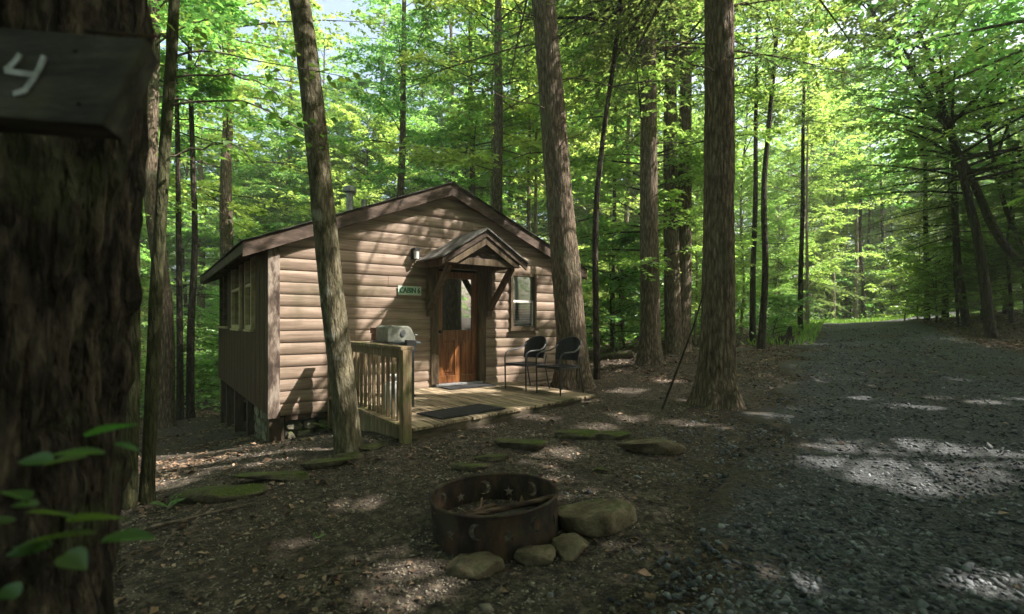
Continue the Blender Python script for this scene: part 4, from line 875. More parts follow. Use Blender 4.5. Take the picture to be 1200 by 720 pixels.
# thick leaning tree at the right end of the deck
T12 = fit_path([gp(674, 8.95), (670,400,8.95), (662,300,8.95), (653,200,8.95), (645,100,8.95), (637,0,8.95)], 17, seed=5, wob=0.4)
big_tree('hemlock_tree', 'thick brown trunk leaning over the end of the deck', T12, 0.275, 0.10, M['bark'], (60, 7.4, 3.6, 16, 16, 0.15, M['needle'], 'needle'), nside=64, step=0.05, amp=0.012, kf=30, flare=0.85, fh=0.38, seed=15, dead=9, deadz=(4, 7))
T13 = fit_path([gp(700, 9.7), (698,350,9.7), (697,250,9.7), (710,130,9.7), (722,60,9.7), (727,0,9.7)], 11, seed=6)
big_tree('slim_tree', 'thin crooked dark stem beside the leaning trunk', T13, 0.068, 0.025, M['bark_dk'], (16, 6.5, 2.2, 9, 9, 0.11, M['leaf'], 'leaf'), nside=16, step=0.15, amp=0.003, flare=0.5, fh=0.15, seed=16, dead=5)
T14 = fit_path([gp(763, 11.8), (761,300,11.8), (760,150,11.8), (760,0,11.8)], 19, seed=7)
big_tree('hemlock_tree', 'straight trunk with mossy foot between the crooked stem and the twin trunks', T14, 0.235, 0.09, M['bark'], (72, 7.4, 5.2, 17, 18, 0.17, M['needle'], 'needle'), nside=48, step=0.06, amp=0.010, kf=30, flare=0.85, fh=0.34, seed=17, dead=14, deadz=(3, 8.5))
for k, (pxs, lab, rr) in enumerate([([(790,), 787, 785, 788], 'left stem of the twin trunks joined at the foot', 0.235), ([(799,), 802, 803, 805], 'right stem of the twin trunks joined at the foot', 0.22)]):
    P_ = fit_path([gp(pxs[0][0], 14.0 + 0.1*k), (pxs[1],300,14.0 + 0.1*k), (pxs[2],150,14.0+0.1*k), (pxs[3],0,14.0+0.1*k)], 19, seed=8+k)
    big_tree('hemlock_tree', lab, P_, rr, 0.07, M['bark'], (46, 8.2, 3.2, 16, 16, 0.15, M['needle'], 'needle'), nside=40, step=0.08, amp=0.010, kf=28, flare=0.5, fh=0.35, seed=18+k, dead=12, deadz=(3, 9))
T16 = fit_path([gp(840, 7.0), (841,420,7.0), (842,300,7.0), (843,150,7.0), (843,0,7.0)], 18, seed=10, wob=0.3)
big_tree('hemlock_tree', 'stout straight trunk at the edge of the drive with a mossy root', T16, 0.225, 0.10, M['bark'], (78, 6.7, 5.2, 17, 16, 0.15, M['needle'], 'needle'), nside=90, step=0.035, amp=0.016, kf=32, flare=1.0, fh=0.38, seed=21, dead=10, deadz=(3.4, 6.5))
# out-of-frame neighbours whose leaf roof shades the yard and the drive
for k, (x, y, R, top) in enumerate([(7.2,2.2,4.8,14),(11.8,5.2,4.8,15),(13.2,8.6,6.4,15),(17.5,11.5,4.8,16),(19.5,6.5,5,16),(9.6,0.2,4.8,15),(14.2,3.2,4.8,16),(6.6,-5.8,4.8,14),(19,-3,5,16),(15.2,-2.0,5,15),(9.2,-7.5,5,15),(4.6,-2.4,4.6,13),(10.5,-3.5,4.8,15),(16.5,1.0,5,16),(-3.8,-1.8,4.2,13),(0.6,-4.2,4.5,14)]):
    b = g1(x, y); P_ = np.array([[x, y, b], [x+0.1, y, b+3], [x, y+0.2, b+7], [x+0.2, y, top]])
    big_tree('maple_tree', 'tall leafy tree on the near side of the drive', P_, 0.2, 0.05, M['bark'], (56, 6.0, R, 14, 14, 0.22, M['leaf'], 'leaf'), nside=20, step=0.3, amp=0.006, flare=0.5, seed=40+k, group='leafy trees around the yard', extra='notwig')

# ------------------------------------------------------------------ forest prototypes, then copies
def proto(name, kind, h, r0, zc, R, nb, ntw, nlf, size, bark, lm, seed, droop=0.18, dead=0, curve=0.3):
    r2 = np.random.default_rng(seed)
    zs = np.linspace(-0.3, h, 8); path = np.stack([np.cumsum(r2.normal(0, curve*0.3, 8)) * (zs > 0), np.cumsum(r2.normal(0, curve*0.3, 8)) * (zs > 0), zs], 1)
    path[:2,:2] = 0
    V, Fc = trunk_arrays(path, r0 * (1 - 0.85*np.linspace(0, 1, 8)), 12, 0.3, 0.006, 25, 0.5, 0.3, seed)
    def on_path(z): return np.array([np.interp(z, path[:,2], path[:,0]), np.interp(z, path[:,2], path[:,1]), z])
    zz = np.sort(r2.uniform(zc, h, nb)); rel = (zz - zc) / (h - zc); st = np.stack([on_path(z) for z in zz]); az = np.arange(nb) * 2.4 + r2.normal(0, 0.6, nb)
    if kind == 'leaf': Ln = R * (0.65 + 0.6*np.sin(rel*math.pi)**0.7) * (1 - 0.5*rel**3) * r2.uniform(0.55, 1.25, nb); el = r2.uniform(-0.05, 0.45, nb) + rel*0.45
    else: Ln = R * (1.0 - 0.82*rel) * r2.uniform(0.7, 1.2, nb); el = r2.uniform(-0.15, 0.12, nb)
    wr = 0.55 if kind == 'leaf' else 0.22
    P, A, Nn, sz, br, tws, Ln = crown_arrays(r2, st, az, el, Ln, ntw, nlf, size, droop, feather=kind != 'leaf', wr=wr, tilt=0.5 if kind == 'leaf' else 0.3)
    parts = [(V, Fc), tubes_np(np.array(br), 0.008 + 0.006*Ln, np.full(nb, 0.004), 4)]
    if dead:
        lims = []
        for k in range(dead):
            p = on_path(r2.uniform(1.5, zc+2)); a = r2.uniform(0, 6.28); ln = r2.uniform(0.5, 1.8); pts = [p]
            for j in range(4): pts.append(pts[-1] + np.array([math.cos(a), math.sin(a), r2.normal(-0.05, 0.2)]) * ln / 4); a += r2.normal(0, 0.25)
            lims.append(np.array(pts))
        parts.append(tubes_np(np.array(lims), np.full(dead, 0.012), np.full(dead, 0.004), 4))
    tm = mesh_np('trunk', *cat_arrays(parts), True); tm.materials.append(bark)
    cm = mesh_np('crown', *leaf_quads(P, A, Nn, sz, wr)); cm.materials.append(lm)
    return (name, tm, cm)
def plant(pr, x, y, s=1.0, rz=0, label='', group=None, cat='tree', tilt=(0, 0), sxy=None):
    name, tm, cm = pr; o = empty(name, (x, y, g1(x, y)), rz); o.rotation_euler = (tilt[0], tilt[1], rz); o.scale = (sxy or s, sxy or s, s)
    for nm, me in (('trunk', tm), ('crown', cm)):
        c = bpy.data.objects.new(nm, me); COL.objects.link(c); c.parent = o
    tag(o, label, cat, group); return o
TALL = [proto('forest_tree', 'leaf', 19, 0.21, 6.0, 3.2, 54, 15, 19, 0.14, M['bark'], M['leaf_y'], 101, dead=10),
        proto('forest_tree', 'leaf', 21, 0.20, 7.0, 3.0, 54, 15, 19, 0.14, M['bark'], M['leaf'], 102, dead=12)]
LEAFY = [proto('leafy_tree', 'leaf', 12, 0.09, 1.8, 2.6, 72, 15, 27, 0.11, M['bark_dk'], M['leaf_y'], 111),
         proto('leafy_tree', 'leaf', 10, 0.08, 1.4, 2.4, 68, 15, 26, 0.105, M['bark'], M['leaf'], 112),
         proto('leafy_tree', 'leaf', 14, 0.11, 2.2, 3.0, 78, 15, 27, 0.115, M['bark_dk'], M['leaf'], 113),
         proto('leafy_tree', 'leaf', 11, 0.09, 2.0, 2.7, 70, 15, 27, 0.105, M['bark_pale'], M['leaf_y'], 114)]
HEM = [proto('hemlock_sapling', 'needle', 13, 0.13, 1.6, 2.7, 70, 18, 24, 0.125, M['bark_dk'], M['needle'], 121, dead=10),
       proto('hemlock_sapling', 'needle', 17, 0.17, 3.0, 2.9, 74, 18, 24, 0.125, M['bark_dk'], M['needle'], 122, dead=14)]
SHRUB = [proto('understory_shrub', 'leaf', 2.6, 0.03, 0.25, 1.3, 30, 10, 11, 0.12, M['bark_dk'], M['leaf_y'], 131),
         proto('understory_shrub', 'leaf', 3.4, 0.035, 0.4, 1.4, 32, 10, 11, 0.13, M['bark_dk'], M['leaf'], 132),
         proto('understory_shrub', 'leaf', 1.6, 0.02, 0.15, 1.0, 24, 9, 10, 0.11, M['bark_dk'], M['leaf'], 133)]
BARE = [proto('pole_tree', 'leaf', 16, 0.10, 8.0, 2.2, 34, 12, 13, 0.17, M['bark_pale'], M['leaf_y'], 141, dead=8, curve=0.15),
        proto('pole_tree', 'leaf', 17, 0.10, 7.0, 2.3, 34, 12, 13, 0.17, M['bark_dk'], M['leaf'], 142, dead=8, curve=0.25)]
placed = []
def rpx(wpx, Y): return wpx / F * Y / 2
def tree_px(pr, px, Y, wpx, r_proto, label, group=None, tilt=(0,0), rz=None):
    x = (px - HX) / F * Y; k = rpx(wpx, Y) / r_proto
    placed.append((x, Y)); return plant(pr, x, Y, 1.0, rng.uniform(0, 6.28) if rz is None else rz, label, group, tilt=tilt, sxy=min(max(k, 0.7), 1.5))
# trunks the photo lets one tell apart
tree_px(TALL[1], 194, 12.1, 20, 0.20, 'dark broad trunk on the slope beyond the mossy stems')
tree_px(BARE[1], 211, 13.2, 8, 0.10, 'thin dark trunk, one of a close pair beyond the slope', 'close pair of thin trunks')
tree_px(BARE[1], 223, 13.4, 9, 0.10, 'thin dark trunk, one of a close pair beyond the slope', 'close pair of thin trunks')
tree_px(TALL[0], 274, 17.0, 19, 0.21, 'straight grey trunk rising behind the left eave')
tree_px(TALL[1], 474, 18.0, 12, 0.20, 'slim dark trunk behind the roof, beside the vent pipe')
tree_px(TALL[0], 554, 19.0, 11, 0.21, 'slim sunlit trunk right behind the ridge')
tree_px(TALL[0], 590, 16.0, 17, 0.21, 'stout sunlit trunk behind the right roof slope')
tree_px(BARE[0], 577, 18.5, 7, 0.10, 'thin pale trunk close beside the stout trunk behind the roof')
tree_px(BARE[0], 620, 19.0, 7, 0.10, 'thin pale trunk behind the right roof slope near the leaning trunk', 'thin trunks behind the right roof slope')
tree_px(BARE[0], 628, 20.0, 6, 0.10, 'thin pale trunk behind the right roof slope near the leaning trunk', 'thin trunks behind the right roof slope')
tree_px(BARE[0], 727, 18.0, 8, 0.10, 'pale sunlit leaning trunk beyond the fallen log', tilt=(0, 0.04), rz=0)
tree_px(BARE[1], 718, 19.5, 6, 0.10, 'thin dim trunk just left of the pale sunlit one')
tree_px(BARE[1], 892, 14.5, 8, 0.10, 'thin dark leaning stem beyond the stout trunk', tilt=(0, 0.06), rz=0)
tree_px(BARE[1], 882, 16.5, 7, 0.10, 'slender dim stem left of the thin dark leaning one')
tree_px(BARE[1], 938, 19.0, 6, 0.10, 'slender dark stem near the black stump')
tree_px(BARE[0], 946, 23.0, 4, 0.10, 'short white-barked pole at the bend of the drive')
for px, Y, wd in ((977, 31, 4), (993, 33, 3), (1003, 31.5, 5)): tree_px(BARE[0], px, Y, wd, 0.10, 'pale thin trunk standing beyond the end of the drive', 'pale trunks beyond the end of the drive')
for px, Y, wd in ((1012, 31, 5), (1033, 33, 5), (1022, 34, 4)): tree_px(BARE[1], px, Y, wd, 0.10, 'dark thin trunk standing beyond the end of the drive', 'dark trunks beyond the end of the drive')
# leaning trunks on the right bank
def bank(label, pts, r, seed, crown=(44, 4.5, 4.0, 14, 14, 0.17, M['leaf'], 'leaf')):
    P_ = fit_path([gp(pts[0][0], pts[0][2])] + pts[1:], 13, seed=seed, wob=0.4); placed.append((P_[0][0], P_[0][1]))
    big_tree('bank_tree', label, P_, r, 0.04, M['bark_dk'], crown, nside=20, step=0.15, amp=0.006, flare=0.4, seed=seed, extra='notwig', dead=4, deadz=(1.5, 4))
bank('dark trunk bowing left over the drive from the bank', [(1163,360,16.5),(1147,283,16.5),(1127,200,16.5),(1112,150,16.5),(1098,125,16.5),(1070,90,16.5)], 0.16, 60)
bank('dark strongly leaning trunk crossing behind the bowed one', [(1262,360,17),(1200,313,17),(1167,277,17),(1142,215,17),(1118,170,17),(1100,120,17)], 0.17, 61)
bank('thin leaning trunk at the bank top', [(1225,340,18),(1200,297,18),(1177,243,18),(1164,190,18),(1150,110,18)], 0.09, 62)
bank('straight dark trunk at the foot of the bank', [(1134,366,18.5),(1122,310,18.5),(1118,230,18.5),(1116,100,18.5)], 0.13, 63, (30, 3.0, 3.0, 13, 12, 0.11, M['needle'], 'needle'))
bank('slim dark trunk beside the low maple by the drive', [(1087,368,22),(1085,300,22),(1084,190,22),(1083,80,22)], 0.11, 64, (34, 2.4, 2.8, 13, 12, 0.11, M['needle'], 'needle'))
# the wood all round
for k, (px, Y, pr, sc_) in enumerate(((1098,20,0,.5),(1122,18.6,1,.42),(1150,19.5,0,.55),(1185,18,1,.5),(1200,20,0,.6),(1128,22,1,.6),(1165,22.5,0,.6),(1215,17,1,.45),(1060,26,0,.5))):
    x = (px - HX)/F*Y; placed.append((x, Y))
    if pr: plant(HEM[0], x, Y, sc_, px*0.7, 'short dark hemlock with boughs down to the leafy bank', 'short hemlocks on the bank')
    else: plant(SHRUB[k % 2], x, Y, sc_*2.4, px*0.7, 'tall leafy shrub growing on the bank beyond the drive', 'tall shrubs on the bank', 'shrub')
for px, Y in ((1108, 22), (1180, 20.5)):
    x = (px - HX)/F*Y; placed.append((x, Y)); plant(HEM[0], x, Y, 0.95, px*0.7, 'dark feathery hemlock in the wood on the bank beyond the drive', 'hemlocks on the bank beyond the drive')
def ok_spot(x, y, dmin, low=False):
    if -1.2 < road_in(x, y): return False
    q = Vector((x, y, 0)) - Vector((C0.x, C0.y, 0)); lx_, ly_ = q.dot(U), -q.dot(N)
    if -3.0 < lx_ < W_ + 2.5 and -5 < ly_ < LB + 3.0: return False
    if y < 13 and -7 < x < 9: return False
    if 19 < x < 36 and 24.5 < y < 33: return False
    if not low and 15 < y < 27 and -0.75*y < x < road_l(y): return False
    return all((x-a)**2 + (y-b)**2 > dmin**2 for a, b in placed)
def where(x, y):
    if y > 29 and x > 13: return 'beyond the end of the drive'
    if x > road_r(y): return 'on the bank beyond the drive'
    if x < -0.42*y: return 'on the slope left of the cabin'
    if x < 0.13*y: return 'behind the cabin roof'
    return 'between the cabin and the drive'
cnt = 0; tries = 0
for px, Y in ((955,33),(970,36),(988,35),(1008,37),(1025,36),(1045,34.5),(1062,37),(1080,35),(1100,38),(940,30),(1015,41),(1050,42),(980,42),(930,38)):
    x = (px-HX)/F*Y; placed.append((x, Y)); k = int(rng.integers(3))
    if k == 0: plant(HEM[0], x, Y, rng.uniform(0.8,1.0), rng.uniform(0,6), 'dark feathery hemlock beyond the end of the drive', 'hemlocks beyond the end of the drive')
    else: plant(LEAFY[k], x, Y, rng.uniform(0.8,1.2), rng.uniform(0,6), 'mid-green leafy young tree beyond the end of the drive', 'mid-green leafy trees beyond the end of the drive')
while cnt < 160 and tries < 9000:
    tries += 1
    y = rng.uniform(9, 62) if cnt > 55 else rng.uniform(9, 34); x = rng.uniform(-1.15*y - 3, 1.2*y + 4)
    if not ok_spot(x, y, 2.0): continue
    placed.append((x, y)); cnt += 1
    right = x > road_r(y); wh = where(x, y)
    if x < -0.42*y and y < 36 and rng.random() < 0.55: continue
    if right and y < 34: kind = rng.choice(['hem', 'leaf', 'leaf'])
    else: kind = rng.choice(['leaf', 'leaf', 'leaf', 'leaf', 'hem', 'tall'])
    sc_ = rng.uniform(0.85, 1.2) * (1 + max(0, y - 25) * 0.012); rz = rng.uniform(0, 6.28)
    if kind == 'hem': plant(HEM[cnt % 2], x, y, sc_, rz, 'dark feathery hemlock in the wood ' + wh, 'hemlocks ' + wh)
    elif kind == 'leaf':
        k = int(rng.choice([0, 0, 1, 2, 3, 3])); sh = 'yellow-green' if k in (0, 3) else 'mid-green'
        plant(LEAFY[k], x, y, sc_*1.1, rz, sh + ' leafy young tree ' + wh, sh + ' leafy trees ' + wh)
    else: plant(TALL[cnt % 2], x, y, sc_, rz, 'tall trunk with a high crown ' + wh, 'tall trees ' + wh)
for k, (x, y) in enumerate([(-6,-6),(-2,-8),(3,-9),(7,-12),(12,-11),(17,-8),(22,-4),(24,2),(-9,-2),(-10,3),(-12,7),(-8,-10),(0,-13),(25,8),(14,-16),(21,-12)]):
    plant(LEAFY[2] if k % 3 else HEM[0], x, y, 1.25, k*1.7, 'leafy tree in the wood on the far side of the yard' if k % 3 else 'hemlock in the wood on the far side of the yard', 'trees on the far side of the yard')
for k in range(20):
    y = rng.uniform(27, 33); x = -25 + k*1.9 + rng.uniform(-0.6, 0.6)
    if road_in(x, y) > -1.5: continue
    placed.append((x, y)); j = int(rng.integers(4)); sh = 'yellow-green' if j in (0, 3) else 'mid-green'; wh = where(x, y)
    plant(LEAFY[j], x, y, rng.uniform(1.25, 1.7), rng.uniform(0, 6.28), sh + ' leafy young tree ' + wh, sh + ' leafy trees ' + wh)
for px, Y in ((236,29),(342,31),(446,32),(535,30),(690,33)):
    x = (px - HX)/F*Y; placed.append((x, Y)); plant(TALL[int(px) % 2], x, Y, 1.25, px*0.37, 'tall trunk with a high crown ' + where(x, Y), 'tall trees ' + where(x, Y))
for k in range(26):
    Y = rng.uniform(31.5, 38); px = rng.uniform(920, 1120); x = (px - HX)/F*Y
    if road_in(x, Y) > -0.6: continue
    plant(SHRUB[k % 2], x, Y, rng.uniform(1.0, 1.5), rng.uniform(0, 6.28), 'leafy understory shrub in the wood ' + where(x, Y), 'understory shrubs ' + where(x, Y), 'shrub')
cnt = 0; tries = 0
while cnt < 26 and tries < 4000:
    tries += 1; y = rng.uniform(15, 27); x = rng.uniform(-0.8*y, road_l(y))
    if not ok_spot(x, y, 1.6, True): continue
    placed.append((x, y)); cnt += 1; k = int(rng.integers(4))
    plant(LEAFY[k], x, y, rng.uniform(0.32, 0.6), rng.uniform(0, 6.28), 'short sunlit sapling ' + where(x, y), 'sunlit saplings ' + where(x, y))
plant(LEAFY[0], *on(1075, 21.5).xy, 0.32, 1.0, 'low bright maple sapling at the bank beside the drive')
cnt = 0; tries = 0
while cnt < 110 and tries < 6000:
    tries += 1
    y = rng.uniform(12, 34); x = rng.uniform(-1.05*y, 1.05*y)
    if not ok_spot(x, y, 1.0, True): continue
    placed.append((x, y)); cnt += 1
    plant(SHRUB[rng.integers(3)], x, y, rng.uniform(0.7, 1.25), rng.uniform(0, 6.28), 'leafy understory shrub in the wood ' + where(x, y), 'understory shrubs ' + where(x, y), 'shrub')

# ------------------------------------------------------------------ arching branches and sprays close to the camera
def arch(label, pts, Y, seed, nl=26, size=0.085):
    P_ = np.array([np.array(at(px, py, Y + dy)) for px, py, dy in pts]); r2 = np.random.default_rng(seed)
    Q = P_ - np.array(SLIM.location)
    s = np.linspace(0, 1, len(Q)); t = np.linspace(0, 1, 14); C = np.stack([np.interp(t, s, Q[:,k]) for k in range(3)], 1); C[1:] += r2.normal(0, 0.012, (13, 3))
    o = MB().tube([tuple(c) for c in C], list(0.0085*(1-t)+0.002), 6).build('branch', M['twig'], SLIM, True); o['label'] = label
    q = r2.uniform(0.25, 1, nl); B = np.stack([np.interp(q, t, C[:,k]) for k in range(3)], 1); B += r2.normal(0, [0.12, 0.15, 0.07], B.shape)
    a = r2.uniform(0, 6.28, nl); A = unit(np.stack([np.cos(a), np.sin(a), r2.normal(-0.2, 0.25, nl)], 1)); Nn = unit(np.stack([r2.normal(0,.4,nl), r2.normal(0,.4,nl), np.ones(nl)], 1))
    link('leaves', mesh_np('leaves', *leaf_quads(B, A, Nn, size * r2.uniform(0.7, 1.3, nl), 0.6)), M['leaf_d'], o)
arch('upper arching branch reaching from the slim stem over the slope', [(195,75,0),(215,62,0),(255,60,.1),(300,72,.2),(350,80,.3),(420,95,.4)], 4.1, 1, 40)
arch('middle arching branch of the slim stem', [(192,92,0),(230,88,0),(275,88,.1),(310,100,.2),(340,125,.3),(365,150,.4)], 4.1, 2, 36)
arch('lower arching branch of the slim stem, bare at its start', [(190,130,0),(225,118,0),(290,117,.1),(330,140,.2),(375,170,.3),(415,200,.4)], 4.1, 3, 30)
arch('lowest crooked branch of the slim stem', [(186,190,0),(200,182,0),(240,172,.1),(270,166,.1),(300,190,.2),(320,205,.2)], 4.1, 4, 18)

# ------------------------------------------------------------------ number plaque on the foreground tree
PY = 1.02
def plq(px, py): p = at(px, py, PY); return (p.x, p.z)
front = [plq(-60, 28), plq(172, 46), plq(120, 146), plq(-60, 133)]
back_off = 0.085
o = empty('number_plaque', at(60, 90, PY)); b0 = o.location.copy()
tag(o, 'thick weathered wooden plaque with a painted 4 on the foreground trunk', 'sign')
vs = [Vector((x, PY, z_)) - b0 for x, z_ in front] + [Vector(at(px, py, PY + back_off)) - b0 for px, py in ((-60, 55), (188, 72), (144, 165), (-60, 152))]
MB().add(vs, [(0,1,2,3), (7,6,5,4), (0,4,5,1), (1,5,6,2), (2,6,7,3), (3,7,4,0)]).build('board', M['plaque'], o, bevel=0.003)
for px, py in ((88, 60), (92, 122)): MB().tube([tuple(Vector(at(px, py, PY+0.002)) - b0), tuple(Vector(at(px, py, PY-0.003)) - b0)], [0.005, 0.004], 10).build('nail_head', M['rust'], o, True)
def stroke(pts, wd):
    mb = MB()
    P_ = [Vector((plq(*p)[0], PY-0.0035, plq(*p)[1])) - b0 for p in pts]
    for k, (a, b) in enumerate(zip(P_[:-1], P_[1:])): 
        off = Vector((0, -0.0006*k, 0)); mb.bar(a + off, b + off, wd, 0.003, (0, -1, 0))
    return mb
mb = stroke([(26,65),(20,74),(9,84),(24,87),(47,90)], 0.011); mb2 = stroke([(54,67),(47,84),(40,96),(32,108),(19,112)], 0.011)
mb.add(mb2.v, mb2.f).build('numeral', M['chalk'], o)
MB().tube([tuple(Vector(at(px, py, PY+0.02)) - b0) for px, py in ((100,36),(140,40),(170,42),(200,43))], 0.0035, 6).build('wire', M['rust'], o, True)

# ------------------------------------------------------------------ sapling leaves in the near left corner: each leaf its own part
def big_leaf(length, wd, seed):
    r2 = np.random.default_rng(seed); n = 19; V = []; Fq = []
    for j in range(n):
        t = j / (n - 1); hw = wd/2 * math.sin(math.pi * min(t*0.93+0.06, 1))**0.8 * (1.15 - 0.45*t) * (1 + (0.12 if j % 2 else -0.06)); hw = max(hw, 0.001) if j < n-1 else 0.0006
        zc = -0.12*length*t*t
        V += [(-hw, t*length, zc + 0.16*hw*2), (-hw*0.5, t*length, zc+0.03*hw), (0, t*length, zc), (hw*0.5, t*length, zc+0.03*hw), (hw, t*length, zc + 0.16*hw*2)]
    for j in range(n-1):
        for i in range(4): a = j*5+i; Fq.append((a, a+1, a+6, a+5))
    me = bpy.data.meshes.new('leaf'); me.from_pydata(V, [], Fq)
    for p in me.polygons: p.use_smooth = True
    me.materials.append(M['leaf_d']); return me
LM = [big_leaf(0.115, 0.062, 1), big_leaf(0.10, 0.05, 2)]
def sapling(label, root, leaves):
    o = empty('maple_sapling', root); tag(o, label, 'sapling')
    stem = MB(); r_ = Vector(root)
    for k, (px, py, Y, ang, tl, s) in enumerate(leaves):
        p = Vector(at(px, py, Y)) - r_
        mid = Vector((p.x*0.5, p.y*0.5, p.z*0.75))
        stem.tube([(0,0,0), tuple(Vector((0.02*math.sin(k), 0.02*math.cos(k), mid.z*0.6))), tuple(Vector((mid.x*0.35, mid.y*0.35, mid.z*0.95))), tuple(p)], [0.002, 0.0016, 0.0012, 0.0008], 5)
        l = link('leaf', LM[k % 2], None, o); l.location = p
        l.rotation_euler = (math.radians(tl), math.radians(random.uniform(-30, 30)), math.radians(ang)); l.scale = (s*0.78,)*3
    stem.build('stem', M['bark_dk'], o, True)
sapling('young maple shoot with toothed leaves at the foot of the plaque tree', (-0.75, 0.98, g1(-0.75, 0.98)-0.01),
    [(100,512,.95,-70,18,0.95),(133,520,.97,-95,-8,0.7),(122,532,.93,115,10,0.9),(100,536,.95,90,-5,1.05),(60,542,.96,80,5,0.85),(45,592,.9,95,5,0.6),(30,586,.9,70,10,0.9),(85,607,.9,95,14,1.05),(80,612,.93,-80,6,1.1),(118,634,.92,-88,8,1.25),(110,626,.95,110,4,1.2),(60,640,.92,100,-5,1.0),(75,650,.9,-120,0,0.9),(20,700,.88,60,5,0.9),(15,612,.92,100,0,1.0),(35,645,.9,60,0,0.8)])
# fern by the foundation, twiggy seedlings
def fern(label, x, y, n, ln, seed, name='fern'):
    r2 = np.random.default_rng(seed); o = empty(name, (x, y, g1(x, y)-0.01)); tag(o, label, 'fern' if name == 'fern' else 'seedling')
    for k in range(n):
        a = k * 2.4 + r2.normal(0, 0.3); t = np.linspace(0.15, 1, 16); L_ = ln * r2.uniform(0.7, 1.1)
        C = np.stack([np.cos(a)*t*L_*0.7, np.sin(a)*t*L_*0.7, L_*(0.95*t - 0.55*t*t)], 1)
        P = np.repeat(C, 2, 0); sd = np.tile([1, -1], 16); aa = a + sd*1.25; A = unit(np.stack([np.cos(aa), np.sin(aa), np.full(32, -0.15)], 1)); Nn = np.tile([0., 0., 1.], (32, 1))
        sz = L_*0.26*np.repeat(np.sin(np.linspace(0.35, 3.0, 16)), 2)
        link('frond', mesh_np('frond', *leaf_quads(P, A, Nn, sz, 0.34, 0.05)), M['leaf'], o)
fp = cab(0.75, -0.28, 0); fern('small green fern against the stone foundation', fp.x, fp.y, 9, 0.36, 3)
p_ = on(300, 3.4); fern('tiny leafy seedling in the wood chips', on(372, 3.35).x, 3.35, 4, 0.09, 5, 'seedling')
fern('small leafy seedling at the foot of the mossy stems', on(198, 3.9).x, 3.9, 6, 0.22, 6, 'seedling')

# ------------------------------------------------------------------ sticks, log, stump
def stick(label, pts, r, m_=M['twig'], name='stick', cat='stick', group=None):
    P_ = [Vector(p) for p in pts]; o = empty(name, P_[0]); tag(o, label, cat, group); n = len(P_)
    MB().tube([tuple(p - P_[0]) for p in P_], [r*(1-0.6*k/(n-1)) for k in range(n)], 6).build('shaft', m_, o, True)
    if n > 2:
        k = n // 2; d = (P_[k] - P_[k-1]).normalized(); s_ = Vector((-d.y, d.x, 0.25)) * 0.13 + d * 0.12
        MB().tube([tuple(P_[k] - P_[0]), tuple(P_[k] - P_[0] + s_)], [r*0.6, r*0.2], 5).build('side_twig', m_, o, True)
a = on(776, 6.75); stick('long thin reddish pole leaning against the stout trunk', [(a.x, a.y, a.z), tuple(at(795,430,6.72)), tuple(at(812,385,6.7)), tuple(at(822,352,6.68)), tuple(at(827,335,6.68))], 0.015, M['bark_dk'])
def gs(px, py, ang, ln, label, r=0.009):
    Y = 4.0
    for _ in range(40): x = (px-HX)/F*Y; Y = 0.5*Y + 0.5*(CAMZ - g1(x, Y))*F/(py-HY)
    x = (px-HX)/F*Y; pts = []
    for t in np.linspace(-0.5, 0.5, 5): xx, yy = x + math.cos(ang)*ln*t + random.uniform(-.02,.02), Y + math.sin(ang)*ln*t + random.uniform(-.02,.02); pts.append((xx, yy, g1(xx, yy) + 0.012 + 0.01*random.random()))
    stick(label, pts, r)
gs(420, 672, 0.15, 0.45, 'crooked pale twig lying on the chips left of the fire ring')
gs(378, 695, 0.7, 0.22, 'short straight twig near the crooked pale twig', 0.007)
gs(650, 630, 0.9, 0.30, 'twig lying across the stones at the fire ring')
gs(590, 690, 1.0, 0.16, 'small twig on the ground below the fire ring stones', 0.006)
gs(225, 610, 0.6, 0.8, 'long fallen branch beside the end of the mossy edging', 0.016)
gs(290, 530, 2.6, 0.35, 'small bare twig on the sunlit leaves', 0.01)
gs(195, 640, 1.9, 0.30, 'thin twig on the dark ground by the plaque tree', 0.007)
gs(660, 560, 0.8, 0.25, 'twig behind the big boulder on bare soil', 0.007)
gs(1170, 376, 0.25, 2.6, 'long fallen branch on the leafy bank beyond the drive', 0.03)
gs(745, 640, 0.3, 0.2, 'short twig on the gravel right of the boulder', 0.006)
a = on(700, 14.2); b = on(742, 13.6)
log('mossy fallen log lying behind the leaning trunk', (a.x, a.y, a.z+0.08), (b.x, b.y, b.z+0.10), 0.13, M['mossrock'], 'fallen_log', 12)
st = on(920, 16.0); stump = empty('burnt_stump', st); tag(stump, 'low jagged black stump at the left edge of the drive', 'stump')
V, Fc = trunk_arrays(np.array([[0,0,-0.1],[0.02,0,0.12],[0.05,0,0.25]]), [0.36,0.3,0.2], 18, 0.05, 0.03, 10, 0.3, 0.15, 9); link('stump_body', mesh_np('stump_body', V, Fc, True), M['bark_dk'], stump)
MB().prism([(-0.1,0.15),(0.2,0.12),(0.17,0.55),(0.08,0.32)], lambda p, y: (p[0], y, p[1]), -0.08, 0.1).build('splinter', M['bark_dk'], stump)

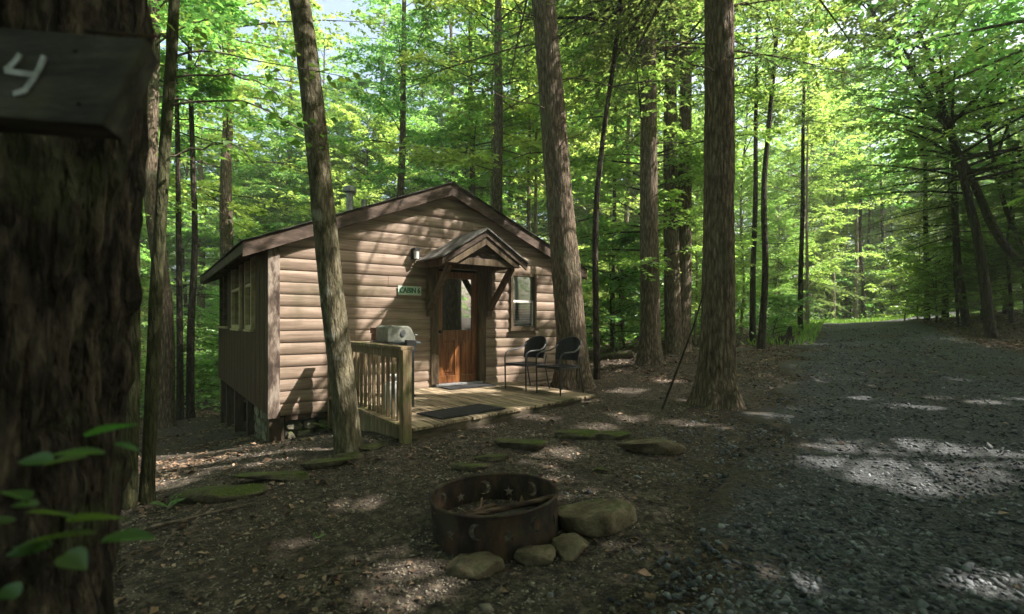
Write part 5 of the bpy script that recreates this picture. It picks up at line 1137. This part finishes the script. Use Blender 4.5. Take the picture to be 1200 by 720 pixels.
# ------------------------------------------------------------------ scatter: gravel, wood chips, fallen leaves, grass
def sample(n, seed, rmin, rmax, p=0.55, amax=1.15):
    """points thinning out with distance from the yard's viewing side"""
    r2 = np.random.default_rng(seed); u = r2.random(n); r = (rmin**p + u*(rmax**p - rmin**p))**(1/p); a = r2.uniform(-amax, amax, n)
    return r*np.sin(a), r*np.cos(a), r2
def in_cabin(x, y, m=0.05):
    dx, dy = x - C0.x, y - C0.y; lx_ = dx*U.x + dy*U.y; ly_ = -(dx*N.x + dy*N.y)
    front = -2.92 + (lx_ - 0.81)/(3.32)*0.64
    return ((lx_ > dxl-m) & (lx_ < dxr+m) & (ly_ > front-m) & (ly_ < 0.1))
OCT = np.array([(1,0,0),(-1,0,0),(0,1,0),(0,-1,0),(0,0,1),(0,0,-1)], float)
ICO = None
def pebbles(name, x, y, size, r2, m_, label, flat=0.55, octa=False, lift=0.032):
    bm = bmesh.new(); bmesh.ops.create_icosphere(bm, subdivisions=1, radius=1); B = np.array([v.co[:] for v in bm.verts]); Fb = np.array([[v.index for v in f.verts] for f in bm.faces]); bm.free()
    if octa: B = OCT; Fb = np.array([(0,2,4),(2,1,4),(1,3,4),(3,0,4),(2,0,5),(1,2,5),(3,1,5),(0,3,5)])
    n = len(x); sc3 = size[:,None] * np.stack([r2.uniform(0.7,1.4,n), r2.uniform(0.6,1.1,n), flat*r2.uniform(0.5,1.2,n)], 1)
    Vv = B[None] * r2.uniform(0.72, 1.22, (n, len(B), 1)) * sc3[:,None,:]
    a = r2.uniform(0, 6.28, n); c, s = np.cos(a)[:,None], np.sin(a)[:,None]
    tx, ty = r2.normal(0, 0.35, n)[:,None], r2.normal(0, 0.35, n)[:,None]
    X, Y_, Z = Vv[...,0], Vv[...,1], Vv[...,2]; Z2 = Z + X*tx + Y_*ty
    Vv = np.stack([X*c - Y_*s, X*s + Y_*c, Z2], -1)
    Vv += np.stack([x, y, gz(x, y) + size*0.2 + lift*np.clip(road_in(x, y)/0.4, 0, 1)], -1)[:,None,:]
    Fc = (Fb[None] + (np.arange(n)*len(B))[:,None,None]).reshape(-1, 3)
    return stuff(link(name, mesh_np(name, Vv.reshape(-1, 3), Fc), m_), label, name.replace('_', ' '))
x, y, r2 = sample(150000, 1, 1.4, 24, 0.62)
ri = road_in(x, y) + (fbm(np.stack([x*0.9, y*0.9, x*0], -1), 3, 8) - 0.5)*2.6
uu = (x - road_l(y)) / (road_r(y) - road_l(y)); trk = 1 - 0.55*np.exp(-((uu-0.30)/0.07)**2) - 0.55*np.exp(-((uu-0.62)/0.07)**2)
k = (r2.random(len(x)) < np.clip(0.55 + ri*0.6, 0, 1)*trk) & ~in_cabin(x, y); x, y = x[k], y[k]; d = np.hypot(x, y)
sz = np.minimum(np.exp(r2.normal(math.log(0.0108), 0.5, len(x))), 0.026) * (1 + d*0.03); nr = d < 4.2
pebbles('gravel', x[nr], y[nr], sz[nr], r2, M['gravel'], 'loose blue-grey gravel on the near part of the drive')
pebbles('gravel', x[~nr], y[~nr], sz[~nr], r2, M['gravel'], 'fine blue-grey gravel on the far part of the drive', 0.55, True)
def flats(name, x, y, size, r2, m_, label, wr, curl, lift):
    n = len(x); a = r2.uniform(0, 6.28, n); e = r2.normal(0, 0.22, n); A = np.stack([np.cos(a)*np.cos(e), np.sin(a)*np.cos(e), np.sin(e)], 1)
    Nn = unit(np.stack([r2.normal(0, 0.35, n), r2.normal(0, 0.35, n), np.ones(n)], 1)); P = np.stack([x, y, gz(x, y) + lift*r2.uniform(0.4, 1.6, n) + 0.028*(road_in(x, y) > 0.1)], 1) - A*size[:,None]*0.5
    V, Fc = leaf_quads(P, A, Nn, size, wr, curl); return stuff(link(name, mesh_np(name, V, Fc), m_), label, name.replace('_', ' '))
x, y, r2 = sample(120000, 2, 1.4, 26, 0.7)
ri = road_in(x, y) + (fbm(np.stack([x*0.9, y*0.9, x*0], -1), 3, 8) - 0.5)*2.6
yard = (x > -3.2) & (y < 9) & (y > 2)
k = (r2.random(len(x)) < np.clip(0.55 - ri*0.5, 0.07, 1) * np.where(yard, 0.13, 1.0) * np.clip((fbm(np.stack([x*1.1, y*1.1, x*0+3], -1), 3, 15) - 0.36)*6, 0.12, 1.3)) & ~in_cabin(x, y); x, y = x[k], y[k]; d = np.hypot(x, y)
xb_, yb_ = r2.uniform(0, 7, 14000)**1.0, r2.uniform(9, 28, 14000); x = np.concatenate([x, road_r(yb_) - 0.5 + xb_]); y = np.concatenate([y, yb_]); d = np.hypot(x, y)
flats('fallen_leaves', x, y, np.exp(r2.normal(math.log(0.036), 0.32, len(x))) * (1 + d*0.04), r2, M['litter'], 'brown fallen leaves covering the forest floor', 0.6, 0.18, 0.012)
x, y, r2 = sample(110000, 3, 1.6, 13, 0.75)
ri = road_in(x, y); k = (r2.random(len(x)) < np.clip(0.5 - ri*0.5, 0.0, 1) * np.clip((x + 4.2 + 0.25*y*0)/1.2, 0.1, 1)) & ~in_cabin(x, y); x, y = x[k], y[k]; d = np.hypot(x, y)
pebbles('wood_chips', x, y, np.exp(r2.normal(math.log(0.0070), 0.38, len(x))) * (1 + d*0.035), r2, M['chip'], 'pale wood chips and pebbles strewn over the yard', 0.4, True)
# grass along the far edge of the drive
x = rng.uniform(6, 24, 30000); y = rng.uniform(14, 31, 30000); l_ = road_l(y) - x
far = (y > 27.5) & (x > road_l(27.5) - 2) & (x < road_r(y) + 1) & (y < 30.5)
k = ((l_ > -0.3) & (l_ < 1.8) & (rng.random(30000) < 0.75 - 0.3*l_) & (y > 15)); x, y = x[k], y[k]
xf, yf = rng.uniform(15, 28, 14000), rng.uniform(27.5, 32.5, 14000); kk = road_in(xf, yf) < 0; xf, yf = xf[kk], yf[kk]; x, y = np.concatenate([x, xf]), np.concatenate([y, yf]); n = len(x)
A = unit(np.stack([rng.normal(0, .35, n), rng.normal(0, .35, n), np.ones(n)], 1)); Nn = unit(np.stack([rng.normal(0,1,n), rng.normal(0,1,n), np.full(n, .2)], 1))
stuff(link('grass', mesh_np('grass', *leaf_quads(np.stack([x, y, gz(x, y)], 1), A, Nn, rng.uniform(0.10, 0.3, n), 0.14, 0.05)), M['grass']), 'sunlit grass fringe along the far edge of the drive', 'grass')
# low green ground cover on the slopes behind the cabin and under the far trees
x = rng.uniform(-40, 42, 60000); y = rng.uniform(11, 46, 60000); q = (x - C0.x)*U.x + (y - C0.y)*U.y; q2 = -((x - C0.x)*N.x + (y - C0.y)*N.y)
k = (road_in(x, y) < -1.0) & ~((q > -1.5) & (q < W_+1.5) & (q2 < LB+1.5)) & (fbm(np.stack([x*0.35, y*0.35, x*0], -1), 2, 4) > 0.47) & (np.abs(x) < y*1.1+1) & ~((x > 0) & (x < 9) & (y < 15.5)) & ~((x < 0) & (y < 13.5))
x, y = x[k], y[k]; n = len(x); a = rng.uniform(0, 6.28, n); A = unit(np.stack([np.cos(a), np.sin(a), rng.normal(0.1, .3, n)], 1)); Nn = unit(np.stack([rng.normal(0,.5,n), rng.normal(0,.5,n), np.ones(n)], 1))
stuff(link('undergrowth', mesh_np('undergrowth', *leaf_quads(np.stack([x, y, gz(x, y) + rng.gamma(2, 0.17, n)], 1), A, Nn, rng.uniform(0.12, 0.24, n), 0.55)), M['leaf']), 'low green undergrowth covering the forest slopes', 'undergrowth')

# the far wood: one mass of foliage closing the view all round
r2 = np.random.default_rng(77); nc = 1500
a = r2.uniform(0, 2*math.pi, nc); rr = r2.uniform(52, 66, nc); cx, cy_ = 4 + rr*np.sin(a), 16 + rr*np.cos(a); cz = gz(cx, cy_) + r2.uniform(0, 1, nc)**0.85 * 24
li = np.repeat(np.arange(nc), 60); n = len(li); P = np.stack([cx[li], cy_[li], cz[li]], 1) + r2.normal(0, [1.7, 1.7, 1.1], (n, 3)); P[:,2] = np.maximum(P[:,2], gz(P[:,0], P[:,1]) + 0.1)
a = r2.uniform(0, 6.28, n); A = unit(np.stack([np.cos(a), np.sin(a), r2.normal(-0.1, .3, n)], 1)); Nn = unit(np.stack([r2.normal(0,.6,n), r2.normal(0,.6,n), np.ones(n)], 1))
stuff(link('distant_wood', mesh_np('distant_wood', *leaf_quads(P, A, Nn, r2.uniform(0.35, 0.8, n), 0.6)), M['leaf']), 'far green mass of the wood closing the view', 'wood')

# thin forest haze, lit where the sun comes through
hz = MB().box(-80, 90, -66, 96, -8, 48).build('haze', None); hz['kind'] = 'stuff'; hz['label'] = 'thin pale haze hanging between the trees'; hz['category'] = 'haze'
hm = bpy.data.materials.new('haze'); hm.use_nodes = True; hn = hm.node_tree.nodes; hn.clear(); ho = hn.new('ShaderNodeOutputMaterial'); hv = hn.new('ShaderNodeVolumePrincipled')
hv.inputs['Color'].default_value = (0.92, 0.95, 0.9, 1); hv.inputs['Density'].default_value = 0.0019; hv.inputs['Anisotropy'].default_value = 0.3
hm.node_tree.links.new(hv.outputs[0], ho.inputs['Volume']); hz.data.materials.append(hm)
cy.volume_bounces = 1
